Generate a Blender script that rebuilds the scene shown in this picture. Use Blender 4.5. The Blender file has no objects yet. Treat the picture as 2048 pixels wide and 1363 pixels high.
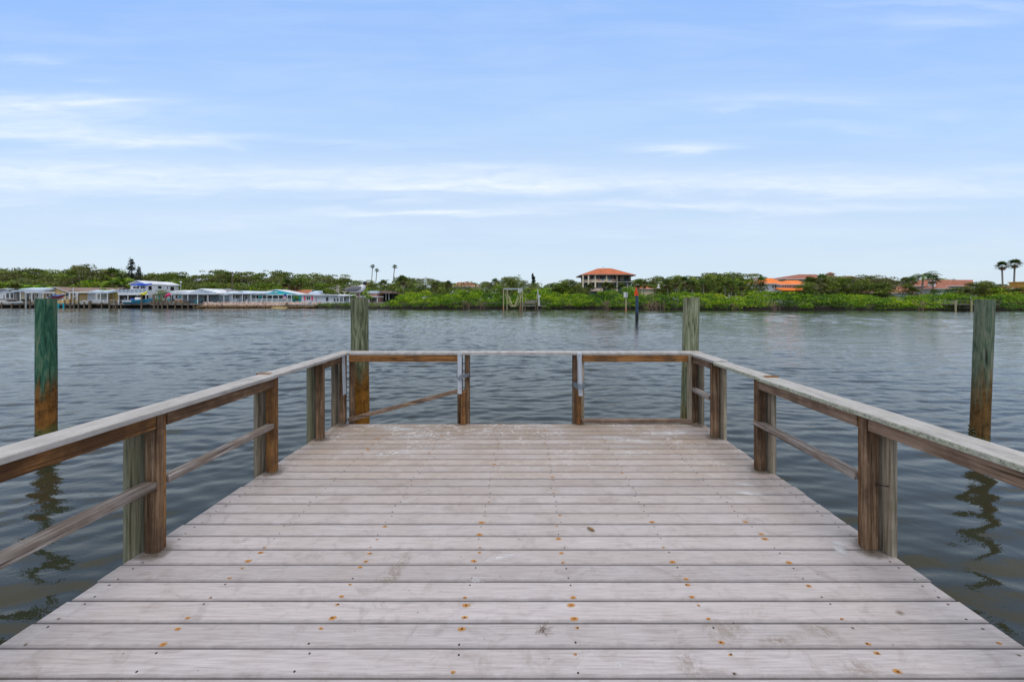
import bpy, bmesh, math, random
import numpy as np
from mathutils import Vector, Matrix
R = math.radians
random.seed(7); rng = np.random.default_rng(7)
scene = bpy.context.scene
COL = scene.collection
FPX = 760.0; VX = 1048.0; HY = 600.0
DECK = 0.45; EYE = 1.678; ZC = DECK + EYE      # water is z = 0

def at(x, y, Y):                                 # photo pixel at distance Y -> point
    return Vector(((x - VX) * Y / FPX, Y, ZC - (y - HY) * Y / FPX))
def ax(x, Y): return (x - VX) * Y / FPX
def az(y, Y): return ZC - (y - HY) * Y / FPX

# ------------------------------------------------------------------ materials
MATS = {}
def newmat(name):
    m = bpy.data.materials.new(name); m.use_nodes = True
    nt = m.node_tree; b = nt.nodes['Principled BSDF']
    MATS[name] = m
    return m, nt, b
def N(nt, t, **kw):
    n = nt.nodes.new(t)
    for k, v in kw.items():
        if k.startswith('i_'):
            key = k[2:]
            key = int(key) if key.isdigit() else key.replace('_', ' ')
            n.inputs[key].default_value = v
        else: setattr(n, k, v)
    return n
def L(nt, a, b): nt.links.new(a, b)
def math_(nt, op, a, b=None, c=None, clamp=False):
    n = nt.nodes.new('ShaderNodeMath'); n.operation = op; n.use_clamp = clamp
    for i, v in enumerate((a, b, c)):
        if v is None: continue
        if isinstance(v, (int, float)): n.inputs[i].default_value = v
        else: nt.links.new(v, n.inputs[i])
    return n.outputs[0]
def ramp(nt, fac, stops, interp='LINEAR'):
    n = nt.nodes.new('ShaderNodeValToRGB'); cr = n.color_ramp; cr.interpolation = interp
    while len(cr.elements) < len(stops): cr.elements.new(0.5)
    for e, (p, c) in zip(cr.elements, stops):
        e.position = p; e.color = (*c, 1) if len(c) == 3 else c
    nt.links.new(fac, n.inputs[0]); return n.outputs[0]
def mixc(nt, fac, a, b, mode='MIX'):
    n = nt.nodes.new('ShaderNodeMix'); n.data_type = 'RGBA'; n.blend_type = mode; n.clamp_factor = True
    for i, v in ((0, fac), (6, a), (7, b)):
        if isinstance(v, (int, float)): n.inputs[i].default_value = v
        elif isinstance(v, tuple): n.inputs[i].default_value = (*v, 1)
        else: nt.links.new(v, n.inputs[i])
    return n.outputs[2]
def coords(nt, kind='Object', scale=(1, 1, 1), loc=(0, 0, 0)):
    t = nt.nodes.new('ShaderNodeTexCoord'); m = nt.nodes.new('ShaderNodeMapping')
    m.inputs['Scale'].default_value = scale; m.inputs['Location'].default_value = loc
    nt.links.new(t.outputs[kind], m.inputs[0]); return m.outputs[0]
def noise(nt, vec, scale, detail=4, rough=0.55, dist=0.0, out='Fac'):
    n = nt.nodes.new('ShaderNodeTexNoise')
    n.inputs['Scale'].default_value = scale; n.inputs['Detail'].default_value = detail
    n.inputs['Roughness'].default_value = rough; n.inputs['Distortion'].default_value = dist
    nt.links.new(vec, n.inputs['Vector']); return n.outputs[out]
def bump(nt, b, h, strength, dist=0.01):
    n = nt.nodes.new('ShaderNodeBump'); n.inputs['Strength'].default_value = strength
    n.inputs['Distance'].default_value = dist
    nt.links.new(h, n.inputs['Height']); nt.links.new(n.outputs[0], b.inputs['Normal'])

def plain(name, col, rough=0.7, metal=0.0, var=0.18, scale=2.0, spec=0.3):
    """painted / weathered surface: colour with soft large and small mottling"""
    if name in MATS: return MATS[name]
    m, nt, b = newmat(name)
    v = coords(nt)
    n1 = noise(nt, v, scale, 5, 0.6); n2 = noise(nt, v, scale * 9, 3, 0.6)
    f = math_(nt, 'ADD', math_(nt, 'MULTIPLY', n1, 0.65), math_(nt, 'MULTIPLY', n2, 0.35))
    c = ramp(nt, f, [(0.3, tuple(x * (1 - var) for x in col)), (0.7, tuple(min(1, x * (1 + var * 0.6)) for x in col))])
    L(nt, c, b.inputs['Base Color']); b.inputs['Roughness'].default_value = rough
    b.inputs['Metallic'].default_value = metal; b.inputs['Specular IOR Level'].default_value = spec
    return m

def wood(name, dark, mid, light, axis='x', stain=None, scale=1.0, bumpk=0.5, crack=0.5):
    m, nt, b = newmat(name)
    s = {'x': (1.6, 44, 44), 'y': (44, 1.6, 44), 'z': (44, 44, 1.6)}[axis]
    oi = nt.nodes.new('ShaderNodeObjectInfo')
    tc = nt.nodes.new('ShaderNodeTexCoord')
    off = nt.nodes.new('ShaderNodeVectorMath'); off.operation = 'ADD'
    L(nt, tc.outputs['Object'], off.inputs[0])
    rv = nt.nodes.new('ShaderNodeCombineXYZ')
    r10 = math_(nt, 'MULTIPLY', oi.outputs['Random'], 17.0)
    for i in range(3): L(nt, r10, rv.inputs[i])
    L(nt, rv.outputs[0], off.inputs[1])
    mp = nt.nodes.new('ShaderNodeMapping'); mp.inputs['Scale'].default_value = tuple(q * scale for q in s)
    L(nt, off.outputs[0], mp.inputs[0])
    g = noise(nt, mp.outputs[0], 1.0, 6, 0.62, 0.6)
    g2 = noise(nt, mp.outputs[0], 3.1, 4, 0.6, 0.2)
    big = noise(nt, off.outputs[0], 4.5, 4, 0.6)
    f = math_(nt, 'ADD', math_(nt, 'MULTIPLY', g, 0.6), math_(nt, 'MULTIPLY', g2, 0.4))
    c = ramp(nt, f, [(0.36, dark), (0.5, mid), (0.64, light)])
    # darker cracks along the grain
    cr = ramp(nt, g, [(0.36, (0, 0, 0)), (0.41, (1, 1, 1))])
    c = mixc(nt, math_(nt, 'MULTIPLY', math_(nt, 'SUBTRACT', 1.0, cr), crack), c, tuple(x * 0.25 for x in dark))
    if stain:
        st = ramp(nt, big, [(0.42, (0, 0, 0)), (0.62, (1, 1, 1))])
        c = mixc(nt, math_(nt, 'MULTIPLY', st, stain[1]), c, stain[0])
    hv = nt.nodes.new('ShaderNodeHueSaturation'); L(nt, c, hv.inputs['Color'])
    L(nt, math_(nt, 'ADD', 0.85, math_(nt, 'MULTIPLY', oi.outputs['Random'], 0.3)), hv.inputs['Value'])
    L(nt, hv.outputs[0], b.inputs['Base Color'])
    b.inputs['Roughness'].default_value = 0.8; b.inputs['Specular IOR Level'].default_value = 0.25
    bump(nt, b, f, bumpk, 0.004)
    return m

for axn in 'xyz':
    wood('brown_wood_' + axn, (.055, .028, .014), (.19, .108, .056), (.38, .255, .165), axn, ((.055, .030, .018), .65))
    wood('orange_wood_' + axn, (.10, .038, .010), (.26, .115, .034), (.40, .21, .08), axn, ((.07, .035, .018), .75)); wood('rosy_wood_' + axn, (.10, .065, .042), (.25, .17, .12), (.38, .285, .22), axn, ((.09, .05, .035), .6))
    wood('grey_wood_' + axn, (.10, .08, .065), (.28, .235, .21), (.56, .51, .48), axn, ((.17, .12, .085), .6), 1.0, .8, .8)
wood('green_grey_wood', (.075, .07, .045), (.25, .235, .16), (.44, .42, .32), 'z', ((.13, .14, .06), .35), .8, .8, .6)
wood('tan_wood', (.14, .11, .075), (.32, .265, .19), (.46, .40, .31), 'z', ((.12, .10, .06), .4), .8, .6, .4)
wood('weathered_plank', (.12, .10, .085), (.22, .19, .165), (.34, .31, .28), 'x', None, .3, .3, .2)
wood('weathered_post', (.07, .06, .045), (.14, .12, .09), (.24, .21, .16), 'z', ((.25, .12, .03), .4), .3, .3, .2)

def cap_mat(name, lichen):
    m, nt, b = newmat(name)
    v = coords(nt)
    vs = coords(nt, scale=(8, 2, 8))
    n1 = noise(nt, vs, 2.0, 6, 0.65); n2 = noise(nt, v, 60, 4, 0.6)
    c = ramp(nt, n1, [(0.3, (.26, .24, .225)), (0.5, (.395, .372, .355)), (0.7, (.47, .45, .435))])
    c = mixc(nt, math_(nt, 'MULTIPLY', ramp(nt, n2, [(0.4, (1, 1, 1)), (0.5, (0, 0, 0))]), 0.18), c, (.2, .19, .19))
    if lichen:
        g = nt.nodes.new('ShaderNodeNewGeometry'); sx = nt.nodes.new('ShaderNodeSeparateXYZ'); L(nt, g.outputs['Normal'], sx.inputs[0])
        side = math_(nt, 'SUBTRACT', 1.0, math_(nt, 'ABSOLUTE', sx.outputs[2]), clamp=True)
        n3 = noise(nt, v, 55, 5, 0.7); n4 = noise(nt, v, 14, 4, 0.6)
        lc = ramp(nt, n3, [(0.36, (.05, .055, .04)), (0.45, (.28, .31, .2)), (0.6, (.52, .54, .42))])
        c = mixc(nt, math_(nt, 'MULTIPLY', side, ramp(nt, n4, [(0.3, (.45,) * 3), (0.6, (1, 1, 1))])), c, lc)
        w = ramp(nt, n4, [(0.52, (0, 0, 0)), (0.66, (1, 1, 1))])
        c = mixc(nt, math_(nt, 'MULTIPLY', w, 0.35), c, (.36, .38, .28))
    L(nt, c, b.inputs['Base Color']); b.inputs['Roughness'].default_value = 0.65
    bump(nt, b, n1, 0.15, 0.003); return m
cap_mat('cap_grey', False); cap_mat('cap_lichen', True)

def deck_mat():
    m, nt, b = newmat('composite_board')
    tc = nt.nodes.new('ShaderNodeTexCoord'); sp = nt.nodes.new('ShaderNodeSeparateXYZ'); L(nt, tc.outputs['Object'], sp.inputs[0])
    X, Y = sp.outputs[0], sp.outputs[1]
    q = math_(nt, 'DIVIDE', math_(nt, 'SUBTRACT', Y, 1.689), 0.1447)
    idx = math_(nt, 'FLOOR', q); fr = math_(nt, 'FRACT', q)
    wn = nt.nodes.new('ShaderNodeTexWhiteNoise'); wn.noise_dimensions = '1D'; L(nt, idx, wn.inputs['W'])
    rnd = wn.outputs['Value']
    cx = nt.nodes.new('ShaderNodeCombineXYZ'); L(nt, X, cx.inputs[0])
    L(nt, math_(nt, 'ADD', Y, math_(nt, 'MULTIPLY', rnd, 0.35)), cx.inputs[1]); L(nt, math_(nt, 'MULTIPLY', rnd, 3.0), cx.inputs[2])
    vb = cx.outputs[0]
    fine = nt.nodes.new('ShaderNodeMapping'); fine.inputs['Scale'].default_value = (1.1, 20, 1); L(nt, vb, fine.inputs[0])
    n1 = noise(nt, vb, 1.6, 6, 0.62, 0.4)
    n2 = noise(nt, fine.outputs[0], 5.0, 6, 0.65, 0.3)
    n3 = noise(nt, tc.outputs['Object'], 140, 3, 0.7)
    n5 = noise(nt, vb, 6.0, 7, 0.7, 1.2)
    c = ramp(nt, n2, [(0.30, (.365, .328, .334)), (0.5, (.475, .440, .453)), (0.70, (.56, .527, .542))])
    # warm brown cast, stronger towards the far end where the boards are dirtier
    far = ramp(nt, math_(nt, 'DIVIDE', math_(nt, 'SUBTRACT', Y, 1.6), 3.4, clamp=True), [(0, (.06,) * 3), (.35, (.22,) * 3), (1, (.9,) * 3)])
    dirt = ramp(nt, n1, [(0.36, (0, 0, 0)), (0.62, (1, 1, 1))])
    df = math_(nt, 'ADD', math_(nt, 'MULTIPLY', far, math_(nt, 'ADD', .6, math_(nt, 'MULTIPLY', dirt, .55))), math_(nt, 'MULTIPLY', dirt, .10), clamp=True)
    c = mixc(nt, df, c, (.335, .26, .205))
    # mottled scuffs
    sc = ramp(nt, n5, [(0.52, (0, 0, 0)), (0.68, (1, 1, 1))])
    c = mixc(nt, math_(nt, 'MULTIPLY', sc, 0.4), c, (.23, .19, .17))
    # per board value
    hv = nt.nodes.new('ShaderNodeHueSaturation'); L(nt, c, hv.inputs['Color'])
    L(nt, math_(nt, 'ADD', 0.86, math_(nt, 'MULTIPLY', rnd, 0.20)), hv.inputs['Value']); c = hv.outputs[0]
    # grime along the board edge nearest the camera
    ed = math_(nt, 'ADD', fr, math_(nt, 'MULTIPLY', math_(nt, 'SUBTRACT', noise(nt, vb, 14, 5, .7), .5), .22))
    e1 = ramp(nt, ed, [(0.0, (1, 1, 1)), (0.11, (.55,) * 3), (0.17, (0, 0, 0))])
    c = mixc(nt, math_(nt, 'MULTIPLY', e1, 0.55), c, (.13, .115, .115))
    # white droppings and salt bloom
    spk = noise(nt, vb, 9.0, 8, 0.75, 1.5); zone = noise(nt, tc.outputs['Object'], 1.3, 3, .5)
    farz = ramp(nt, math_(nt, 'DIVIDE', math_(nt, 'SUBTRACT', Y, 3.2), 1.5, clamp=True), [(0, (0, 0, 0)), (1, (1, 1, 1))])
    wf = math_(nt, 'MULTIPLY', ramp(nt, spk, [(0.53, (0, 0, 0)), (0.61, (1, 1, 1))]), math_(nt, 'MULTIPLY', farz, ramp(nt, zone, [(0.42, (0, 0, 0)), (0.6, (1, 1, 1))])))
    c = mixc(nt, math_(nt, 'MULTIPLY', wf, 0.6), c, (.68, .67, .67))
    # tiny dark specks
    ds = ramp(nt, noise(nt, tc.outputs['Object'], 38, 2, .5), [(0.235, (1, 1, 1)), (0.26, (0, 0, 0))])
    c = mixc(nt, math_(nt, 'MULTIPLY', ds, .7), c, (.08, .06, .05))
    L(nt, c, b.inputs['Base Color']); b.inputs['Roughness'].default_value = 0.62; b.inputs['Specular IOR Level'].default_value = 0.35
    h = math_(nt, 'ADD', math_(nt, 'MULTIPLY', n3, .5), math_(nt, 'MULTIPLY', n2, 1.0))
    bump(nt, b, h, 0.3, 0.003)
deck_mat()

def decal_mat(name, core, rim, soft, amt, coreR=0.45, patchy=False):
    m, nt, b = newmat(name)
    uv = nt.nodes.new('ShaderNodeUVMap'); tc = nt.nodes.new('ShaderNodeTexCoord')
    vm = nt.nodes.new('ShaderNodeVectorMath'); vm.operation = 'DISTANCE'; L(nt, uv.outputs[0], vm.inputs[0]); vm.inputs[1].default_value = (.5, .5, 0)
    n = noise(nt, tc.outputs['Object'], 60 if soft < .5 else 22, 5, .65)
    d = math_(nt, 'ADD', math_(nt, 'MULTIPLY', vm.outputs['Value'], 2.0), math_(nt, 'MULTIPLY', math_(nt, 'SUBTRACT', n, .5), .9))
    a = ramp(nt, d, [(0.0, (1, 1, 1)), (coreR, (.85,) * 3), (coreR + (1 - coreR) * soft, (0, 0, 0))])
    c = ramp(nt, d, [(0.0, core), (coreR, rim), (1.0, rim)])
    L(nt, c, b.inputs['Base Color']); b.inputs['Roughness'].default_value = .8
    if patchy:
        pn = noise(nt, tc.outputs['Object'], 30, 8, .8, .3); a = math_(nt, 'MULTIPLY', a, ramp(nt, pn, [(0.44, (0, 0, 0)), (0.60, (1, 1, 1))]))
    L(nt, math_(nt, 'MULTIPLY', a, amt), b.inputs['Alpha'])
decal_mat('rust_stain', (.14, .045, .012), (.56, .25, .035), .6, .95, .4)
decal_mat('dull_stain', (.10, .06, .04), (.30, .24, .19), .7, .6, .3)
decal_mat('white_smear', (.85, .86, .88), (.7, .71, .74), .9, .8, .35, True)
decal_mat('brown_smear', (.29, .215, .15), (.34, .27, .21), .9, .5, .2, True); decal_mat('white_print', (.82, .83, .85), (.66, .66, .68), .7, .55, .4); decal_mat('contact_shade', (.10, .075, .055), (.20, .165, .13), .8, .62, .3)  # last one: brown contact shade painted where posts meet the deck
plain('screw_dark', (.03, .02, .018), .5, .3)

def pile_mat(name, greens, rust_lo, rust_hi, wet, rustcol, streak=1.0):
    m, nt, b = newmat(name)
    tc = nt.nodes.new('ShaderNodeTexCoord'); sp = nt.nodes.new('ShaderNodeSeparateXYZ'); L(nt, tc.outputs['Object'], sp.inputs[0])
    mp = nt.nodes.new('ShaderNodeMapping'); mp.inputs['Scale'].default_value = (16, 16, 1.6); L(nt, tc.outputs['Object'], mp.inputs[0])
    mp2 = nt.nodes.new('ShaderNodeMapping'); mp2.inputs['Scale'].default_value = (45, 45, 4); L(nt, tc.outputs['Object'], mp2.inputs[0])
    g = noise(nt, mp.outputs[0], 1.0, 6, .65, 1.6); g2 = noise(nt, mp2.outputs[0], 1.0, 5, .65, .8)
    f = math_(nt, 'ADD', math_(nt, 'MULTIPLY', g, .6), math_(nt, 'MULTIPLY', g2, .4))
    c = ramp(nt, f, [(0.36, greens[0]), (0.45, greens[1]), (0.53, greens[2]), (0.62, greens[3])])
    n = noise(nt, mp.outputs[0], .5, 5, .7, 1.0); n3 = noise(nt, tc.outputs['Object'], 9, 5, .7)
    z = math_(nt, 'ADD', sp.outputs[2], math_(nt, 'MULTIPLY', math_(nt, 'SUBTRACT', n, .5), 1.2))
    rf = math_(nt, 'SUBTRACT', 1.0, math_(nt, 'DIVIDE', math_(nt, 'SUBTRACT', z, rust_lo), rust_hi - rust_lo, clamp=True))
    rc = ramp(nt, math_(nt, 'ADD', math_(nt, 'MULTIPLY', n3, .6), math_(nt, 'MULTIPLY', f, .4)), [(0.38, tuple(x * .25 for x in rustcol)), (0.5, rustcol), (0.6, tuple(min(1, x * 1.5) for x in rustcol))])
    c = mixc(nt, rf, c, rc)
    z2 = math_(nt, 'ADD', sp.outputs[2], math_(nt, 'MULTIPLY', math_(nt, 'SUBTRACT', n3, .5), .25))
    gf = math_(nt, 'MULTIPLY', math_(nt, 'SUBTRACT', 1.0, math_(nt, 'DIVIDE', math_(nt, 'SUBTRACT', z2, wet + .02), .08, clamp=True)), .8)
    c = mixc(nt, gf, c, (.10, .12, .03))
    wf = math_(nt, 'SUBTRACT', 1.0, math_(nt, 'DIVIDE', math_(nt, 'SUBTRACT', z2, wet - .07), .05, clamp=True))
    c = mixc(nt, wf, c, (.018, .018, .012))
    mpc = nt.nodes.new('ShaderNodeMapping'); mpc.inputs['Scale'].default_value = (30, 30, .9); L(nt, tc.outputs['Object'], mpc.inputs[0])
    ck = noise(nt, mpc.outputs[0], 1.0, 3, .5, .3); ckf = ramp(nt, ck, [(0.30, (1, 1, 1)), (0.345, (0, 0, 0))])
    c = mixc(nt, math_(nt, 'MULTIPLY', ckf, .8), c, (.02, .018, .012))
    L(nt, c, b.inputs['Base Color']); b.inputs['Roughness'].default_value = .8; b.inputs['Specular IOR Level'].default_value = .2
    bump(nt, b, f, 0.9, 0.012)
G1 = [(.010, .022, .014), (.022, .078, .048), (.05, .145, .09), (.18, .20, .12)]
G2 = [(.03, .036, .02), (.085, .10, .055), (.165, .18, .105), (.28, .27, .19)]
G3 = [(.045, .05, .03), (.15, .165, .09), (.25, .265, .16), (.38, .37, .27)]
G4 = [(.03, .038, .025), (.08, .115, .075), (.15, .185, .12), (.25, .23, .17)]
pile_mat('pile_teal', G1, .75, 1.05, .28, (.20, .085, .02))
pile_mat('pile_green', G2, .95, 1.25, .1, (.30, .125, .018))
pile_mat('pile_pale', G3, .2, .75, .1, (.22, .13, .03))
pile_mat('pile_olive', G4, .7, 1.15, .12, (.13, .07, .022))
plain('galvanised', (.52, .55, .60), .42, .35, .12, 12); plain('strap_grey', (.22, .25, .29), .5, .3, .15, 20)

def foliage(name, stops, trans=0.25):
    m, nt, b = newmat(name)
    a = nt.nodes.new('ShaderNodeAttribute'); a.attribute_name = 'tint'
    oi = nt.nodes.new('ShaderNodeObjectInfo')
    c = ramp(nt, a.outputs['Fac'], stops)
    hv = nt.nodes.new('ShaderNodeHueSaturation'); L(nt, c, hv.inputs['Color'])
    L(nt, math_(nt, 'ADD', .478, math_(nt, 'MULTIPLY', oi.outputs['Random'], .03)), hv.inputs['Hue'])
    L(nt, math_(nt, 'ADD', .75, math_(nt, 'MULTIPLY', oi.outputs['Random'], .55)), hv.inputs['Value'])
    hv.inputs['Saturation'].default_value = 1.0
    L(nt, hv.outputs[0], b.inputs['Base Color']); b.inputs['Roughness'].default_value = .55; b.inputs['Specular IOR Level'].default_value = .25
    tr = nt.nodes.new('ShaderNodeBsdfTranslucent'); L(nt, hv.outputs[0], tr.inputs[0])
    ms = nt.nodes.new('ShaderNodeMixShader'); ms.inputs[0].default_value = trans
    L(nt, b.outputs[0], ms.inputs[1]); L(nt, tr.outputs[0], ms.inputs[2]); L(nt, ms.outputs[0], nt.nodes['Material Output'].inputs[0])
foliage('leaf_oak', [(0, (.018, .038, .008)), (.5, (.12, .175, .022)), (.85, (.25, .31, .04)), (1, (.36, .34, .08))])
foliage('leaf_bright', [(0, (.03, .08, .008)), (.5, (.13, .25, .014)), (1, (.26, .38, .03))])
foliage('leaf_mangrove', [(0, (.014, .045, .004)), (.3, (.07, .18, .005)), (.6, (.22, .38, .008)), (1, (.55, .56, .02))], .3)
foliage('leaf_olive', [(0, (.045, .055, .018)), (.5, (.17, .195, .055)), (1, (.30, .29, .12))])
foliage('leaf_palm', [(0, (.015, .035, .010)), (.5, (.07, .13, .02)), (.8, (.13, .18, .03)), (1, (.30, .22, .06))])
foliage('leaf_dead', [(0, (.12, .07, .03)), (.5, (.22, .14, .06)), (1, (.30, .20, .10))], .1)
foliage('leaf_pine', [(0, (.006, .018, .010)), (.6, (.018, .045, .022)), (1, (.04, .075, .03))], .1)
plain('bark_brown', (.14, .10, .07), .9); plain('bark_grey', (.30, .26, .22), .9); plain('bark_pale', (.42, .37, .31), .9)
plain('root_brown', (.06, .034, .022), .9)

# ------------------------------------------------------------------ mesh helpers
class MB:
    def __init__(s): s.v = []; s.f = []; s.m = []
    def face(s, pts, mi=0):
        n = len(s.v); s.v += [tuple(p) for p in pts]; s.f.append(tuple(range(n, n + len(pts)))); s.m.append(mi)
    def box(s, x0, x1, y0, y1, z0, z1, mi=0, c=0.0):
        if c <= 0:
            n = len(s.v)
            s.v += [(x, y, z) for x in (x0, x1) for y in (y0, y1) for z in (z0, z1)]
            for q in ((0, 1, 3, 2), (4, 6, 7, 5), (0, 4, 5, 1), (2, 3, 7, 6), (0, 2, 6, 4), (1, 5, 7, 3)):
                s.f.append(tuple(n + i for i in q)); s.m.append(mi)
        else:
            bm = bmesh.new(); bmesh.ops.create_cube(bm, size=1)
            for v in bm.verts: v.co = Vector(((x0 + x1) / 2 + v.co.x * (x1 - x0), (y0 + y1) / 2 + v.co.y * (y1 - y0), (z0 + z1) / 2 + v.co.z * (z1 - z0)))
            bmesh.ops.bevel(bm, geom=bm.edges[:], offset=c, segments=2, affect='EDGES', profile=.5)
            n = len(s.v); bm.verts.index_update()
            s.v += [tuple(v.co) for v in bm.verts]
            for f in bm.faces: s.f.append(tuple(n + v.index for v in f.verts)); s.m.append(mi)
            bm.free()
    def tube(s, pts, rad, n=8, mi=0, caps=True, flat=1.0):
        pts = [Vector(p) for p in pts]
        if isinstance(rad, (int, float)): rad = [rad] * len(pts)
        base = len(s.v); up0 = None
        for i, p in enumerate(pts):
            t = (pts[min(i + 1, len(pts) - 1)] - pts[max(i - 1, 0)]).normalized()
            u = Vector((0, 1, 0)) if up0 is None and abs(t.z) > .9 else (Vector((0, 0, 1)) if up0 is None else up0)
            a = t.cross(u)
            if a.length < 1e-4: a = t.orthogonal()
            a.normalize(); bb = a.cross(t).normalized(); up0 = bb
            for k in range(n):
                th = 2 * math.pi * k / n
                s.v.append(tuple(p + a * math.cos(th) * rad[i] * flat + bb * math.sin(th) * rad[i]))
        for i in range(len(pts) - 1):
            for k in range(n):
                k2 = (k + 1) % n
                s.f.append((base + i * n + k, base + i * n + k2, base + (i + 1) * n + k2, base + (i + 1) * n + k)); s.m.append(mi)
        if caps:
            s.f.append(tuple(base + k for k in reversed(range(n)))); s.m.append(mi)
            e = base + (len(pts) - 1) * n; s.f.append(tuple(e + k for k in range(n))); s.m.append(mi)
    def bar(s, p, q, w, h, mi=0):           # rectangular bar between two points
        p, q = Vector(p), Vector(q); t = (q - p).normalized()
        a = t.cross(Vector((0, 0, 1)));
        if a.length < 1e-3: a = Vector((1, 0, 0))
        a.normalize(); b = a.cross(t)
        c = [a * sx * w / 2 + b * sz * h / 2 for sx, sz in ((-1, -1), (1, -1), (1, 1), (-1, 1))]
        n = len(s.v); s.v += [tuple(p + k) for k in c] + [tuple(q + k) for k in c]
        for qd in ((0, 1, 5, 4), (1, 2, 6, 5), (2, 3, 7, 6), (3, 0, 4, 7), (3, 2, 1, 0), (4, 5, 6, 7)):
            s.f.append(tuple(n + i for i in qd)); s.m.append(mi)
    def build(s, name, mat, parent=None, smooth=False, label=None, fix=True):
        me = bpy.data.meshes.new(name); me.from_pydata(s.v, [], s.f)
        for mt in (mat if isinstance(mat, (list, tuple)) else [mat]):
            me.materials.append(MATS[mt] if isinstance(mt, str) else mt)
        me.polygons.foreach_set('material_index', s.m)
        if smooth: me.polygons.foreach_set('use_smooth', [True] * len(s.f))
        me.update()
        if fix:
            bm = bmesh.new(); bm.from_mesh(me); bmesh.ops.recalc_face_normals(bm, faces=bm.faces[:]); bm.to_mesh(me); bm.free()
        o = bpy.data.objects.new(name, me); COL.objects.link(o)
        if parent is not None:
            o.parent = parent
            o.location = (0, 0, 0) if (getattr(s, 'local', False) or parent.parent is not None) else -Vector(parent.location)  # meshes are written in world coordinates
        if label: o['label'] = label
        return o
def tag(o, label=None, cat=None, group=None, kind=None):
    if label: o['label'] = label
    if cat: o['category'] = cat
    if group: o['group'] = group
    if kind: o['kind'] = kind
    return o
def thing(name, loc, label, cat, group=None):
    o = bpy.data.objects.new(name, None); o.empty_display_size = .3; COL.objects.link(o); o.location = loc
    return tag(o, label, cat, group)
def copy_thing(o, loc=None, rz=0, sc=None, label=None, group=None):
    c = o.copy(); COL.objects.link(c)
    if loc is not None: c.location = loc
    c.rotation_euler = (0, 0, rz)
    if sc is not None: c.scale = sc if isinstance(sc, tuple) else (sc,) * 3
    if label: c['label'] = label
    if group: c['group'] = group
    for ch in list(o.children):
        d = ch.copy(); COL.objects.link(d); d.parent = c
        for g in list(ch.children):
            e = g.copy(); COL.objects.link(e); e.parent = d
    return c

def tidewall(name, col):
    m, nt, b = newmat(name); g = nt.nodes.new('ShaderNodeNewGeometry'); s3 = nt.nodes.new('ShaderNodeSeparateXYZ'); L(nt, g.outputs['Position'], s3.inputs[0])
    n = noise(nt, g.outputs['Position'], 1.2, 5, .65); z = math_(nt, 'ADD', s3.outputs[2], math_(nt, 'MULTIPLY', math_(nt, 'SUBTRACT', n, .5), .5))
    c = ramp(nt, n, [(0.3, tuple(x * .6 for x in col)), (0.65, col)]); c = mixc(nt, math_(nt, 'DIVIDE', math_(nt, 'SUBTRACT', z, .72), .12, clamp=True), (.028, .022, .014), c)
    L(nt, c, b.inputs['Base Color']); b.inputs['Roughness'].default_value = .9
tidewall('tide_wall', (.46, .44, .40))
# ------------------------------------------------------------------ camera, world, sun
cam = bpy.data.cameras.new('camera'); co = bpy.data.objects.new('camera', cam); COL.objects.link(co)
co.location = (0, 0, ZC); co.rotation_euler = (R(90), 0, 0)
cam.sensor_width = 36; cam.lens = FPX / 2048 * 36
cam.shift_x = -(VX - 1024) / 2048; cam.shift_y = -(681.5 - HY) / 2048
cam.clip_start = .05; cam.clip_end = 8000; scene.camera = co

SUN_EL, SUN_AZ = 66, 170          # azimuth clockwise from the view direction: behind the camera, a little left
sun = bpy.data.lights.new('sun', 'SUN'); so = bpy.data.objects.new('sun', sun); COL.objects.link(so)
sun.energy = SUNE = 1.5; sun.angle = R(32); sun.color = (1, .95, .88)
d = Vector((math.sin(R(SUN_AZ)) * math.cos(R(SUN_EL)), math.cos(R(SUN_AZ)) * math.cos(R(SUN_EL)), math.sin(R(SUN_EL))))
so.rotation_euler = d.to_track_quat('Z', 'Y').to_euler(); so.location = d * 60

w = bpy.data.worlds.new('World'); scene.world = w; w.use_nodes = True; nt = w.node_tree
bg = nt.nodes['Background']
sky = nt.nodes.new('ShaderNodeTexSky'); sky.sky_type = 'NISHITA'; sky.sun_disc = False
sky.sun_elevation = R(SUN_EL); sky.sun_rotation = R(SUN_AZ); sky.air_density = 1.0; sky.dust_density = .6; sky.ozone_density = 2.0
tc = nt.nodes.new('ShaderNodeTexCoord'); sp = nt.nodes.new('ShaderNodeSeparateXYZ'); L(nt, tc.outputs['Generated'], sp.inputs[0])
ay = math_(nt, 'MAXIMUM', math_(nt, 'ABSOLUTE', sp.outputs[1]), .02)
A = math_(nt, 'DIVIDE', sp.outputs[0], ay); B = math_(nt, 'DIVIDE', sp.outputs[2], ay)
cv = nt.nodes.new('ShaderNodeCombineXYZ'); L(nt, math_(nt, 'MULTIPLY', A, 1.0), cv.inputs[0]); L(nt, math_(nt, 'MULTIPLY', B, 7.5), cv.inputs[1])
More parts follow.
